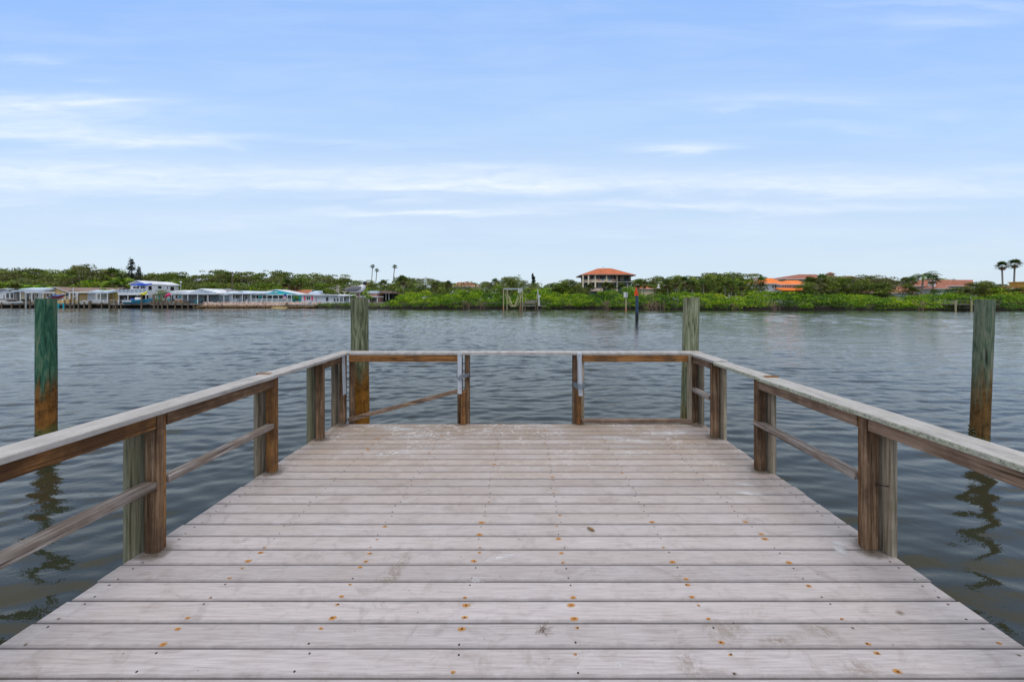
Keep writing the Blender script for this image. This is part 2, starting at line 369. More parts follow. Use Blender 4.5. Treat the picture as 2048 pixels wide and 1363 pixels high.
# slight tilt/bend of the streaks
n_a = noise(nt, cv.outputs[0], 2.2, 7, .6, .5); n_b = noise(nt, cv.outputs[0], 7.0, 7, .62, .6)
warp = math_(nt, 'MULTIPLY', math_(nt, 'SUBTRACT', n_a, .5), .09)
Bw = math_(nt, 'ADD', B, warp)
STREAKS = [(90,210,190,13,.75),(215,200,90,8,.35),(40,245,190,20,.5),(330,282,150,7,.7),(60,270,230,12,.5),(60,340,320,20,.68),(330,372,420,13,.52),(620,345,260,14,.34),
  (1000,350,330,16,.42),(900,372,230,6,.55),(1240,372,300,10,.3),(1370,296,75,7,.75),(690,290,90,5,.25),(860,424,190,5,.8),(780,395,110,4,.3),(1650,362,330,17,.48),(1820,380,300,10,.35),(1330,411,250,6,.55),
  (1700,420,230,7,.35),(1880,38,120,8,.25),(1560,195,200,9,.25),(1480,215,60,5,.2),(60,118,60,5,.28),(190,160,40,4,.15),(2030,340,90,8,.3),(1900,10,170,6,.3),(1900,230,50,6,.15),(1660,258,120,6,.2),(430,530,40,12,.12),(1400,460,500,14,.15),(400,440,400,16,.2),(30,405,90,8,.3)]
tot = None
for (x, y, wx, wy, a) in STREAKS:
    ax_ = math_(nt, 'MULTIPLY', math_(nt, 'SUBTRACT', A, (x - VX) / FPX), FPX / (wx * 1.15))
    bx_ = math_(nt, 'MULTIPLY', math_(nt, 'SUBTRACT', Bw, (HY - y) / FPX), FPX / (wy * 1.5))
    dd = math_(nt, 'ADD', math_(nt, 'MULTIPLY', ax_, ax_), math_(nt, 'MULTIPLY', bx_, bx_))
    g = math_(nt, 'MULTIPLY', math_(nt, 'EXPONENT', math_(nt, 'MULTIPLY', dd, -1.0)), a)
    tot = g if tot is None else math_(nt, 'ADD', tot, g)
cm = ramp(nt, n_b, [(0.25, (.35,) * 3), (0.7, (1,) * 3)])
cl = math_(nt, 'MULTIPLY', tot, cm, clamp=True)
amb = math_(nt, 'MULTIPLY', ramp(nt, n_a, [(0.4, (0, 0, 0)), (0.8, (1, 1, 1))]), .16)
cl = math_(nt, 'ADD', cl, amb, clamp=True)
hz = math_(nt, 'DIVIDE', B, 2.0, clamp=True)
SKYK = 0.105
sk = nt.nodes.new('ShaderNodeVectorMath'); sk.operation = 'SCALE'; L(nt, sky.outputs[0], sk.inputs[0]); sk.inputs['Scale'].default_value = 1.0
k = 1 / SKYK
veil = ramp(nt, hz, [(0, (.62, .73, .83)), (.06, (.61, .74, .88)), (.14, (.55, .71, .94)), (.23, (.465, .675, .99)), (.31, (.39, .605, 1.0)), (.395, (.33, .55, 1.0)), (.52, (.66, .70, .76)), (.7, (.80, .80, .79)), (1, (.84, .82, .78))])
vs = nt.nodes.new('ShaderNodeVectorMath'); vs.operation = 'SCALE'; L(nt, veil, vs.inputs[0]); vs.inputs['Scale'].default_value = k
c = mixc(nt, .82, sk.outputs[0], vs.outputs[0])          # thin high cirrus veil; its white overhead, out of view, is added for neutral light
c = mixc(nt, math_(nt, 'MULTIPLY', cl, .9), c, tuple(x * k for x in (.84, .90, .96)))
L(nt, c, bg.inputs[0]); bg.inputs[1].default_value = SKYK
w.cycles.sampling_method = 'MANUAL'; w.cycles.sample_map_resolution = 512

vs_ = scene.view_settings; scene.display_settings.display_device = 'sRGB'
vs_.view_transform = 'Standard'; vs_.look = 'None'; vs_.gamma = 1; vs_.exposure = 0.17; vs_.use_curve_mapping = False
scene.cycles.use_adaptive_sampling = True; scene.cycles.max_bounces = 6; scene.cycles.transparent_max_bounces = 12
scene.cycles.caustics_reflective = False; scene.cycles.caustics_refractive = False

# ------------------------------------------------------------------ water
def water():
    # mesh finer near the dock; the ripples are real geometry out to the far bank
    def walk(p, hi, step):
        out = []
        while p < hi: p += step(p); out.append(min(p, hi))
        return out
    xs_ = lambda p: min(.055 + max(0, p - 11) * .03, .42) if p < 150 else (p - 150) * .12 + .42
    ys_ = lambda p: min(.05 + max(0, p - 11) * .0045, .14) if p < 100 else (p - 100) * .12 + .14
    xr = walk(0, 3200, xs_); xs = np.array([-v for v in xr[::-1]] + [0.0] + xr)
    ys = np.array([-300, -60, -15, -5, -3, -2] + list(np.arange(-1.5, 0, .06)) + [0.0] + walk(0, 3500, ys_))
    dxs = np.gradient(xs); dys = np.gradient(ys)
    XX, YY = np.meshgrid(xs.astype(np.float32), ys.astype(np.float32))
    Z = np.zeros_like(XX); r = np.random.default_rng(3)
    WX = .30 * np.sin(XX * .53 + YY * .31) + .22 * np.sin(XX * 1.3 - YY * .7 + 2) + .10 * np.sin(XX * 2.9 + YY * 1.1)
    WY = .30 * np.sin(XX * .41 - YY * .37 + 1) + .20 * np.sin(XX * 1.1 + YY * .9) + .09 * np.sin(XX * 2.3 - YY * 1.9 + 3)
    gust = 1 + .28 * np.sin(XX * .11 + YY * .07 + 1) + .22 * np.sin(XX * .05 - YY * .13) ; near = np.clip((np.hypot(XX, YY - 2) - 3) / 7, 0, 1) * .30 + .70
    NC = 90
    for i in range(NC):
        lam = .15 * (1.1 / .15) ** (r.random() ** 1.3); th = r.normal(R(96), R(9) if i % 2 else R(19)); kx, ky = math.cos(th), math.sin(th)
        slope = 0.185 * 1.414 / math.sqrt(NC) * (1.2 if lam < .6 else .7); amp = slope * lam / 6.283; ph = r.random() * 6.28
        fx = np.clip((lam / (dxs * abs(kx) + 1e-6) - 2.8) / 1.4, 0, 1)[None, :]; fy = np.clip((lam / (dys * abs(ky) + 1e-6) - 2.8) / 1.4, 0, 1)[:, None]
        u = ((XX + WX * .5) * kx + (YY + WY * .5) * ky) * (2 * math.pi / lam) + ph
        calm = 1 if lam < .38 else (near * 1.45 - .55).clip(.25, 1)
        su = np.sin(u); Z += calm * amp * (su + .22 * np.sin(2 * u + 1.57)) * (.6 + .4 * np.sin(XX * (.2 + .03 * (i % 7)) + YY * .17 + i * 1.7)) * (fx * fy)
    Z *= gust * near; XX = XX.astype(float); YY = YY.astype(float)
    ny, nx = XX.shape
    v = np.stack([XX, YY, Z], -1).reshape(-1, 3)
    ii = np.arange(ny * nx).reshape(ny, nx)
    f = np.stack([ii[:-1, :-1], ii[:-1, 1:], ii[1:, 1:], ii[1:, :-1]], -1).reshape(-1, 4)
    me = bpy.data.meshes.new('water'); me.vertices.add(len(v)); me.vertices.foreach_set('co', v.ravel())
    me.loops.add(f.size); me.loops.foreach_set('vertex_index', f.ravel()); me.polygons.add(len(f))
    me.polygons.foreach_set('loop_start', np.arange(0, f.size, 4)); me.polygons.foreach_set('loop_total', np.full(len(f), 4))
    me.polygons.foreach_set('use_smooth', np.ones(len(f), bool)); me.update(); me.validate()
    m, nt, b = newmat('water')
    g = nt.nodes.new('ShaderNodeNewGeometry')
    def mp(scale, rot):
        q = nt.nodes.new('ShaderNodeMapping'); q.inputs['Scale'].default_value = scale; q.inputs['Rotation'].default_value = (0, 0, rot)
        L(nt, g.outputs['Position'], q.inputs[0]); return q.outputs[0]
    patch = noise(nt, mp((.05, .10, 1), R(20)), 1.0, 4, .6)
    pk = ramp(nt, patch, [(0.35, (.55,) * 3), (0.65, (1.25,) * 3)])
    a1 = noise(nt, mp((1.0, 1.8, 1), R(8)), 1.5, 3, .55, .4)
    a2 = noise(nt, mp((1.0, 1.5, 1), R(-14)), 4.6, 4, .6, .5)
    a3 = noise(nt, mp((1.0, 1.7, 1), R(22)), 12.0, 3, .6, .4)
    a0 = noise(nt, mp((1.0, 2.2, 1), R(-5)), .45, 3, .5)
    h = math_(nt, 'ADD', math_(nt, 'MULTIPLY', a1, .030), math_(nt, 'MULTIPLY', a2, .026))
    h = math_(nt, 'ADD', h, math_(nt, 'MULTIPLY', a3, .008)); h = math_(nt, 'ADD', h, math_(nt, 'MULTIPLY', a0, .03))
    h = math_(nt, 'MULTIPLY', h, pk)
    # ripple relief grows with distance from the sheltered water round the dock
    dv = nt.nodes.new('ShaderNodeVectorMath'); dv.operation = 'DISTANCE'; L(nt, g.outputs['Position'], dv.inputs[0]); dv.inputs[1].default_value = (0, 3, 0)
    dk = ramp(nt, math_(nt, 'DIVIDE', dv.outputs['Value'], 30.0, clamp=True), [(0, (.10,) * 3), (.12, (.14,) * 3), (.3, (.34,) * 3), (.8, (.42,) * 3), (1, (.40,) * 3)])
    h = math_(nt, 'MULTIPLY', h, dk)
    bn = nt.nodes.new('ShaderNodeBump'); bn.inputs['Strength'].default_value = 1.0; bn.inputs['Distance'].default_value = 1.0
    L(nt, h, bn.inputs['Height'])
    L(nt, bn.outputs[0], b.inputs['Normal'])
    b.inputs['Base Color'].default_value = (.026, .027, .016, 1); b.inputs['Roughness'].default_value = .02; b.inputs['Specular Tint'].default_value = (1, .90, .77, 1)
    b.inputs['IOR'].default_value = 1.333; b.inputs['Specular IOR Level'].default_value = .5
    me.materials.append(m)
    o = bpy.data.objects.new('water', me); COL.objects.link(o); tag(o, kind='structure')
water()

# ------------------------------------------------------------------ land
SH = [(-900, 112), (0, 106), (330, 103), (640, 101), (700, 98), (780, 93.5), (900, 91), (1048, 89), (1250, 86.5), (1400, 84), (1600, 82), (1800, 80), (1900, 79), (2048, 78), (2900, 74)]
SHX = [(-3200, 260)] + [(ax(x, Y), Y) for x, Y in SH] + [(3200, 40)]
def shore(X): return float(np.interp(X, [p[0] for p in SHX], [p[1] for p in SHX]))
def ground_z(X, Y):
    t = Y - shore(X); return float(np.interp(t, [-2, 0, 2, 6, 40], [-1.0, -.05, .9, 1.35, 1.5]))
def land():
    xs = sorted(set(list(np.arange(-260, 240, 2.5)) + [-3200, -2000, -1200, -700, -400, 400, 700, 1200, 2000, 3200]))
    offs = [-3, 0, 1.2, 2.5, 6, 15, 40, 120, 400, 1500, 3400]
    mb = MB(); r = random.Random(1)
    for X in xs:
        for t in offs:
            Y = shore(X) + t + (r.uniform(-.4, .4) if 0 <= t < 6 else 0)
            mb.v.append((X, Y, float(np.interp(t, [-3, 0, 1.2, 2.5, 6, 40, 3400], [-1.2, -.05, .35, .95, 1.35, 1.5, 2]))))
    n = len(offs)
    for i in range(len(xs) - 1):
        for j in range(n - 1): mb.f.append((i * n + j, (i + 1) * n + j, (i + 1) * n + j + 1, i * n + j + 1)); mb.m.append(0)
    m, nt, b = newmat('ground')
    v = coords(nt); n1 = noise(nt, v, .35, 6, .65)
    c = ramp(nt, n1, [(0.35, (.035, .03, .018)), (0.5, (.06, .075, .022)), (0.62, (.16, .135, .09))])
    s3 = nt.nodes.new('ShaderNodeSeparateXYZ'); L(nt, v, s3.inputs[0]); c = mixc(nt, math_(nt, 'DIVIDE', math_(nt, 'SUBTRACT', s3.outputs[2], .55), .5, clamp=True), (.014, .011, .008), c)  # shore mud, painted near black for the shade under the mangroves
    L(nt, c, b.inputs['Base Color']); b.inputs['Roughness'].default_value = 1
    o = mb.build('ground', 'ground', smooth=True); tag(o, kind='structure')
land()

# ------------------------------------------------------------------ the dock
PITCH = .1447; Y0 = 1.689; XL, XR = -2.545, 2.43
dock = thing('wooden_dock', (0, 2.5, DECK), 'grey composite plank dock platform in the foreground with rusty screw heads', 'dock')
LYs = [1.42, 2.518, 3.70, 4.583, 5.10]; RYs = [1.42, 2.545, 3.735, 4.63, 5.10]
def deck():
    mb = MB(); r = random.Random(5)
    for i in range(-40, 24):
        y0 = Y0 + i * PITCH + .0045 + r.uniform(-.0015, .0015); y1 = Y0 + (i + 1) * PITCH - .0045 + r.uniform(-.001, .001)
        a = XL + r.uniform(-.012, .012); bb = XR + r.uniform(-.012, .012)
        mb.box(a, bb, y0, y1, DECK - .026, DECK + r.uniform(-.0008, .0008), 0, .0035)
    mb.build('deck_planks', 'composite_board', dock, smooth=False)
    jm = MB()
    for X in (-2.47, -1.765, -1.035, -.31, .26, .965, 1.68, 2.36): jm.box(X - .02, X + .02, -4, 5.11, DECK - .22, DECK - .030)
    jm.box(-2.50, 2.39, 5.111, 5.15, DECK - .25, DECK - .030)
    jm.build('joist', 'weathered_plank', dock)
    for X in (-2.2, 0, 2.1):
        for Y in (-2.5, .5, 2.8, 4.8): pm = MB(); pm.tube([(X, Y, -1.5), (X, Y, DECK - .26)], .12, 12); pm.build('support_pile', 'weathered_post', dock)
    # screws + the stains round them
    st = {'rust_stain': MB(), 'dull_stain': MB(), 'white_smear': MB(), 'brown_smear': MB(), 'contact_shade': MB(), 'white_print': MB()}
    uvs = {k_: [] for k_ in st}
    hh = [0]
    def decal(kind, X, Y, wx, wy, rot=0):
        mb2 = st[kind]; hh[0] = (hh[0] + 1) % 9
        z = DECK + .0012 + hh[0] * .00012; c_, s_ = math.cos(rot), math.sin(rot)
        pts = [(X + (p * wx * c_ - q * wy * s_) / 2, Y + (p * wx * s_ + q * wy * c_) / 2, z) for p, q in ((-1, -1), (1, -1), (1, 1), (-1, 1))]
        mb2.face(pts); uvs[kind] += [(0, 0), (1, 0), (1, 1), (0, 1)]
    screws = []
    for i in range(-12, 24):
        for X in (-2.44, -1.765, -1.035, -.31, .26, .965, 1.68, 2.34):
            for dy in (-.047, .043):
                Y = Y0 + (i + .5) * PITCH + dy + r.uniform(-.008, .008); Xs = X + r.uniform(-.02, .02)
                screws.append((Xs, Y)); q = r.random()
                inner = abs(X) < 1.9
                if q < (.42 if inner else .12) * (1.3 if Y < 3.0 else .4):
                    s_ = r.uniform(.018, .056) * (1 if inner else .6)
                    decal('rust_stain', Xs + r.uniform(-.006, .006), Y + r.uniform(-.003, .003), s_ * 1.35, s_ * .8)
                elif q < .6: decal('dull_stain', Xs, Y, r.uniform(.025, .045), r.uniform(.015, .028))
    def spot(x, y): Z_ = EYE * FPX / (y - HY); return ax(x, Z_), Z_
    for (x, y, wx, wy, kd) in [(1676, 1086, .075, .045, 'white_print'), (1680, 1100, .06, .085, 'white_print'), (1495, 986, .16, .05, 'white_print'), (1484, 968, .15, .035, 'white_smear'),
                               (790, 855, .5, .10, 'white_smear'), (850, 870, .5, .10, 'white_smear'), (790, 905, .35, .12, 'white_smear'), (1260, 880, .5, .12, 'white_smear'), (1340, 865, .35, .12, 'white_smear'),
                               (1270, 905, .35, .1, 'white_smear'), (955, 1160, .06, .03, 'white_smear'), (1000, 1115, .22, .03, 'white_smear'), (1505, 942, .08, .05, 'white_smear'), (1240, 1330, .05, .02, 'white_smear'),
                               (1450, 1262, .16, .09, 'brown_smear'), (1560, 1280, .2, .05, 'brown_smear'), (1640, 1260, .12, .06, 'brown_smear'), (1380, 1330, .10, .12, 'brown_smear'), (1720, 1338, .13, .08, 'brown_smear'),
                               (800, 1130, .06, .2, 'brown_smear'), (780, 1150, .10, .12, 'brown_smear'), (1800, 1225, .035, .025, 'dull_stain'), (1040, 1078, .05, .03, 'brown_smear'), (480, 1080, .09, .04, 'brown_smear')]:
        X_, Y_ = spot(x, y); decal(kd, X_, Y_, wx * 2.0, wy * 2.0, r.uniform(-.3, .3))
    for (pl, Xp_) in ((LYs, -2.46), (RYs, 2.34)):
        for Yp_ in pl: decal('contact_shade', Xp_, Yp_ + .03, .30, .26); decal('contact_shade', Xp_ + (.03 if Xp_ < 0 else -.03), Yp_ - .02, .24, .16)  # painted contact shade round the post feet
    for Xp_ in (-.84, .75): decal('contact_shade', Xp_, 5.12, .3, .12)
    for kd, mb2 in st.items():
        o = mb2.build('stain', kd, dock, fix=False); o['kind'] = 'stuff'  # real stains, and the shade painted at the post feet
        ul = o.data.uv_layers.new(name='UVMap'); ul.data.foreach_set('uv', np.array(uvs[kd], float).ravel())
    vis = [s for s in screws if s[1] > 1.62 and abs(s[0] * FPX / s[1]) < 1030]
    vis.sort(key=lambda s: s[1]); near, rest = vis[:100], vis[100:]
    def head():
        h = MB(); h.local = False; h.tube([(0, 0, -.002), (0, 0, .0016)], .0048, 8); return h
    first = None
    for (X, Y) in near:
        if first is None:
            mm = head(); first = mm.build('screw', 'screw_dark', dock); first.location = Vector((X, Y, DECK)) - dock.location
        else:
            c = first.copy(); COL.objects.link(c); c.parent = dock; c.location = Vector((X, Y, DECK)) - dock.location
    mb3 = MB()
    for (X, Y) in rest: mb3.tube([(X, Y, DECK - .002), (X, Y, DECK + .0016)], .0046, 6)
    o = mb3.build('screw', 'screw_dark', dock); o['kind'] = 'stuff'
deck()

# ---- railings (each side is one thing)
def bx(parent, name, mat, x0, x1, y0, y1, z0, z1, c=.004, label=None):
    mb = MB(); mb.box(x0, x1, y0, y1, z0, z1, 0, c); return mb.build(name, mat, parent, label=label)
D = DECK
left = thing('dock_railing', (-2.47, 3, D), 'left dock railing with smooth grey cap board and orange brown wood under it', 'railing')
right = thing('dock_railing', (2.35, 3, D), 'right dock railing whose cap board edge is speckled with green lichen', 'railing')
back = thing('dock_railing', (0, 5.2, D), 'far end dock railing with slanting brace and two grey metal latches', 'railing')
LY = [(-1.6, -1), (.35, -1), (1.42, -1), (2.518, 0), (3.70, 1), (4.583, 2), (5.16, 3)]
for (Y, k_) in LY:
    top = D + .918
    bx(left, 'post', 'brown_wood_z' if k_ != 1 else 'orange_wood_z', -2.515, -2.43, Y, Y + .05, D + .001, top)
    bx(left, 'post', 'orange_wood_z', -2.500, -2.44, Y + .0515, Y + .075, D + .001, top - .002)
    bx(left, 'outer_post', 'green_grey_wood' if k_ in (0, 2, -1) else 'tan_wood', -2.585, -2.548, Y - .07, Y + .07, -.2, top - (.0 if k_ in (2,) else .02), label='greenish grey outer post board' if k_ in (0, 2) else None)
def capseg(parent, mat, x0, x1, y0, y1, z0, z1, dz=0, c=.007):
    return bx(parent, 'cap_board', mat, x0, x1, y0, y1, z0 + dz, z1 + dz, c)
capseg(left, 'cap_grey', -2.58, -2.393, -3.0, 3.655, D + .922, D + .958)
capseg(left, 'cap_grey', -2.58, -2.395, 3.658, 4.62, D + .924, D + .960)
capseg(left, 'cap_grey', -2.575, -2.398, 4.623, 5.185, D + .928, D + .964)
for p_, X in ((left, -2.53), (right, 2.42)):
    Yp = 3.72; bx(p_, 'end_block', 'orange_wood_x', X - .07, X + .055, Yp - .035, Yp + .012, D + (.9535 if p_ is left else .9275), D + (.966 if p_ is left else .940), .002)
def toprail(parent, mat, xa, xb, y0, y1, z0, z1): return bx(parent, 'top_rail', mat, xa, xb, y0, y1, z0, z1, .003)
toprail(left, 'orange_wood_y', -2.472, -2.434, -1.55, .348, D + .828, D + .9205)
toprail(left, 'orange_wood_y', -2.472, -2.434, .43, 1.418, D + .828, D + .9205)
toprail(left, 'orange_wood_y', -2.472, -2.434, 1.497, 2.516, D + .828, D + .9205)
toprail(left, 'brown_wood_y', -2.472, -2.434, 2.596, 3.698, D + .828, D + .9205)
toprail(left, 'brown_wood_y', -2.472, -2.434, 4.66, 5.158, D + .84, D + .9265)
def midrail(parent, xa, xb, y0, y1, z0, z1, mat='grey_wood_y', skew=0):
    o = bx(parent, 'mid_rail', mat, xa, xb, y0, y1, z0, z1, .005); return o
midrail(left, -2.515, -2.428, .43, 1.40, D + .427, D + .479); midrail(left, -2.515, -2.428, 1.50, 2.514, D + .427, D + .479)
midrail(left, -2.500, -2.428, 2.60, 3.696, D + .43, D + .479)
# right
RY = [(-1.6, -1), (.35, -1), (1.42, -1), (2.545, 0), (3.735, 1), (4.63, 2), (5.20, 3)]
for (Y, k_) in RY:
    top = D + .893
    if k_ >= 2: top = D + .915
    bx(right, 'post', 'brown_wood_z', 2.292, 2.378, Y, Y + .055, D + .001, top)
    bx(right, 'post', 'orange_wood_z', 2.305, 2.365, Y + .0565, Y + .08, D + .001, top - .002)
    bx(right, 'outer_post', 'tan_wood', 2.402, 2.439, Y - .065, Y + .075, -.2, top - .015)
capseg(right, 'cap_lichen', 2.265, 2.47, -3.0, 3.70, D + .893, D + .929, 0)
capseg(right, 'cap_lichen', 2.268, 2.455, 3.704, 4.56, D + .900, D + .936, 0)
capseg(right, 'cap_grey', 2.275, 2.455, 4.563, 5.235, D + .918, D + .954, 0)
toprail(right, 'rosy_wood_y', 2.300, 2.338, -1.55, .348, D + .806, D + .8915); toprail(right, 'rosy_wood_y', 2.300, 2.338, .44, 1.416, D + .806, D + .8915)
toprail(right, 'rosy_wood_y', 2.300, 2.338, 1.502, 2.543, D + .806, D + .8915)
toprail(right, 'rosy_wood_y', 2.300, 2.338, 2.628, 3.733, D + .806, D + .8915); toprail(right, 'rosy_wood_y', 2.300, 2.338, 4.712, 5.198, D + .83, D + .9165)
midrail(right, 2.285, 2.365, 2.628, 3.80, D + .437, D + .485, 'grey_wood_y'); midrail(right, 2.285, 2.365, 4.712, 5.26, D + .437, D + .485, 'grey_wood_y')
# far end
YB = 5.17
mb = MB(); mb.box(-2.575, 2.455, 5.186, 5.37, D + .928, D + .964, 0, .006); mb.box(-.755, .65, YB + .01, YB + .0155, D + .930, D + .9625, 0, .0)
mb.v = [v for v in mb.v]; mb.build('cap_board', 'cap_grey', back)
def bpt(x): return ax(x, YB)
bx(back, 'top_rail', 'orange_wood_x', bpt(696), bpt(915), YB + .02, YB + .058, D + .836, D + .927, .003)
bx(back, 'top_rail', 'orange_wood_x', bpt(1166), bpt(1384), YB + .02, YB + .058, D + .836, D + .927, .003)
for (a, b_, cst) in ((913, 937, 927.5), (1147, 1170, 1157.5)):
    bx(back, 'post', 'brown_wood_z', bpt(a), bpt(a + 9), YB + .060, YB + .15, D - .2, D + .926)
    bx(back, 'post', 'tan_wood' if a > 1000 else 'brown_wood_z', bpt(b_ - 9), bpt(b_), YB + .060, YB + .15, D - .2, D + .926)
    bx(back, 'post', 'orange_wood_z', bpt(cst - 5), bpt(cst + 4), YB - .055, YB - .015, D + .001, D + .44)
    bx(back, 'post', 'brown_wood_z', bpt(cst - 3), bpt(cst + 3), YB - .0145, YB + .15, D + .001, D + .44)
# slanting brace and bottom rail
mb = MB(); mb.bar(at(697, 839, YB - .02), at(921, 780, YB - .04), .04, .052); mb.build('brace', 'rosy_wood_x', back)
bx(back, 'bottom_rail', 'rosy_wood_x', bpt(1163), bpt(1383), YB - .03, YB + .03, D + .012, D + .062, .004)
bx(back, 'post', 'tan_wood', bpt(1377.5), bpt(1383.5), YB + .0, YB + .06, D + .001, D + .925)
bx(back, 'post', 'brown_wood_z', bpt(694), bpt(703), YB + .062, YB + .11, D - .1, D + .925)
# metal latch bars
mb = MB(); mb.box(bpt(916.8), bpt(925.2), YB - .072, YB - .0655, az(785, YB), az(704.5, YB), 0, .002)
mt = mb.build('latch_bar', 'galvanised', back, label='flat galvanised bar with bolts on left gate post')
mb = MB()
for y_ in (710, 776): mb.tube([at(920.6, y_, YB - .076), at(920.6, y_, YB - .0655)], .006, 8)
mb.build('bolt', 'screw_dark', mt); mt.children[0].location = (0, 0, 0)
mb = MB(); yb = YB - .082
mb.bar(at(917.5, 758, yb), at(923, 752.5, yb - .01), .006, .05); mb.bar(at(922.5, 753, yb - .006), at(937.5, 749, YB + .05), .006, .05); mb.bar(at(917.5, 757, yb), at(913.5, 751, YB + .05), .006, .05)
mb.build('strap', 'strap_grey', back, label='grey metal strap bent round left gate post')
mb = MB(); mb.tube([at(1158.7, 706, YB - .09), at(1158.9, 714, YB - .09), at(1159.0, 717.7, YB - .09)], .034, 16); mb.tube([at(1159.0, 717.8, YB - .09), at(1161.3, 790.5, YB - .09)], .031, 16)
mt2 = mb.build('latch_tube', 'galvanised', back, smooth=False, label='round grey plastic tube strapped to right gate post')
mb = MB()
for x_, y_ in ((1158.7, 711), (1161.5, 783)): mb.tube([at(x_, y_, YB - .128), at(x_, y_, YB - .11)], .006, 8)
mb.build('bolt', 'screw_dark', mt2); mt2.children[0].location = (0, 0, 0)
mb = MB()
P_ = [at(1147, 768, YB + .06), at(1154, 771, YB - .06), at(1156.5, 773, YB - .125), at(1165, 773, YB - .125), at(1167, 770, YB - .06), at(1170.5, 769, YB + .06)]
for a, b_ in zip(P_[:-1], P_[1:]): mb.bar(a, b_, .007, .07)
mb.build('strap', 'strap_grey', back, label='wide grey tape holding tube to right gate post')
mb = MB(); mb.bar(at(686.6, 710, YB - .09), at(689.2, 788, YB - .09), .068, .012)
mb.build('latch_bar', 'galvanised', back, label='plain pale metal bar hanging at left corner post')
# nails / spikes in posts
mb = MB(); mb.tube([(2.345, 2.54, D + .447), (2.40, 2.500, D + .455)], .0035, 6); mb.build('nail', 'screw_dark', right)

# ---- pilings
def piling(x0, x1, ytop, xb, Y, mat, label, seed, dome=.012):
    rad = (x1 - x0) / 2 * Y / FPX / math.sqrt(1 + (((x0 + x1) / 2 - VX) / FPX) ** 2); r = random.Random(seed)
    xt = ax((x0 + x1) / 2, Y); xbm = ax(xb, Y); zt = az(ytop, Y); yw = HY + ZC * FPX / Y
    mb = MB(); n = 40; base = thing('wooden_piling', (xbm, Y, 0), label, 'piling', 'round wooden mooring pilings round the dock')
    zs = [-2.0] + [-.3 + i * (zt + .3) / 30 for i in range(31)]
    ph = [r.random() * 6.28 for _ in range(12)]
    for zi, z in enumerate(zs):
        t = z / zt; cx = xbm + (xt - xbm) * t
        rr = rad * (1.02 - .02 * t)
        for k_ in range(n):
            th = 2 * math.pi * k_ / n
            q = 1 + .012 * math.sin(3 * th + ph[0] + z * 1.1) + .009 * math.sin(7 * th + ph[1] + z * 2.0) + .012 * math.sin(z * 3 + ph[2]) + r.uniform(-.004, .004)
            mb.v.append((cx + math.cos(th) * rr * q, Y + math.sin(th) * rr * q, z if zi < len(zs) - 1 else z + r.uniform(-.004, .004)))
    for i in range(len(zs) - 1):
        for k_ in range(n):
            k2 = (k_ + 1) % n; mb.f.append((i * n + k_, i * n + k2, (i + 1) * n + k2, (i + 1) * n + k_)); mb.m.append(0)
    mb.f.append(tuple((len(zs) - 1) * n + k_ for k_ in range(n))); mb.m.append(1)
    mb.build('pile_shaft', [mat, 'pile_top'], base, smooth=False)
    if label.startswith('dark teal') or label.startswith('olive'):
        bm_ = MB(); rb = random.Random(seed + 9)
        for _ in range(170):
            th = rb.uniform(0, 6.28); z = rb.triangular(-.05, .36, .1); s = rb.uniform(.008, .018); rr = rad * 1.02
            cxx, cyy = xbm + math.cos(th) * rr, Y + math.sin(th) * rr
            bm_.tube([(cxx - math.cos(th) * .01, cyy - math.sin(th) * .01, z), (cxx + math.cos(th) * s * .6, cyy + math.sin(th) * s * .6, z + s * .5)], [s, s * .35], 6)
        o = bm_.build('barnacles', 'barnacle', base); o['kind'] = 'stuff'
    return base
plain('pile_top', (.13, .14, .11), .9, 0, .4, 12); plain('barnacle', (.10, .10, .06), .9, 0, .5, 30)
piling(69.5, 115.5, 597, 93, 5.4, 'pile_teal', 'dark teal green mooring piling left of the dock with barnacled foot', 1)
piling(701, 737, 595.5, 721, 5.62, 'pile_green', 'mooring piling with orange brown base under the perched gull', 2)
piling(1366.5, 1399.5, 594.5, 1375.5, 5.62, 'pile_pale', 'pale green streaked piling behind the right corner of the dock', 3)
piling(1948.5, 1991.5, 599, 1958, 5.4, 'pile_olive', 'olive green and brown piling standing right of the dock', 4)

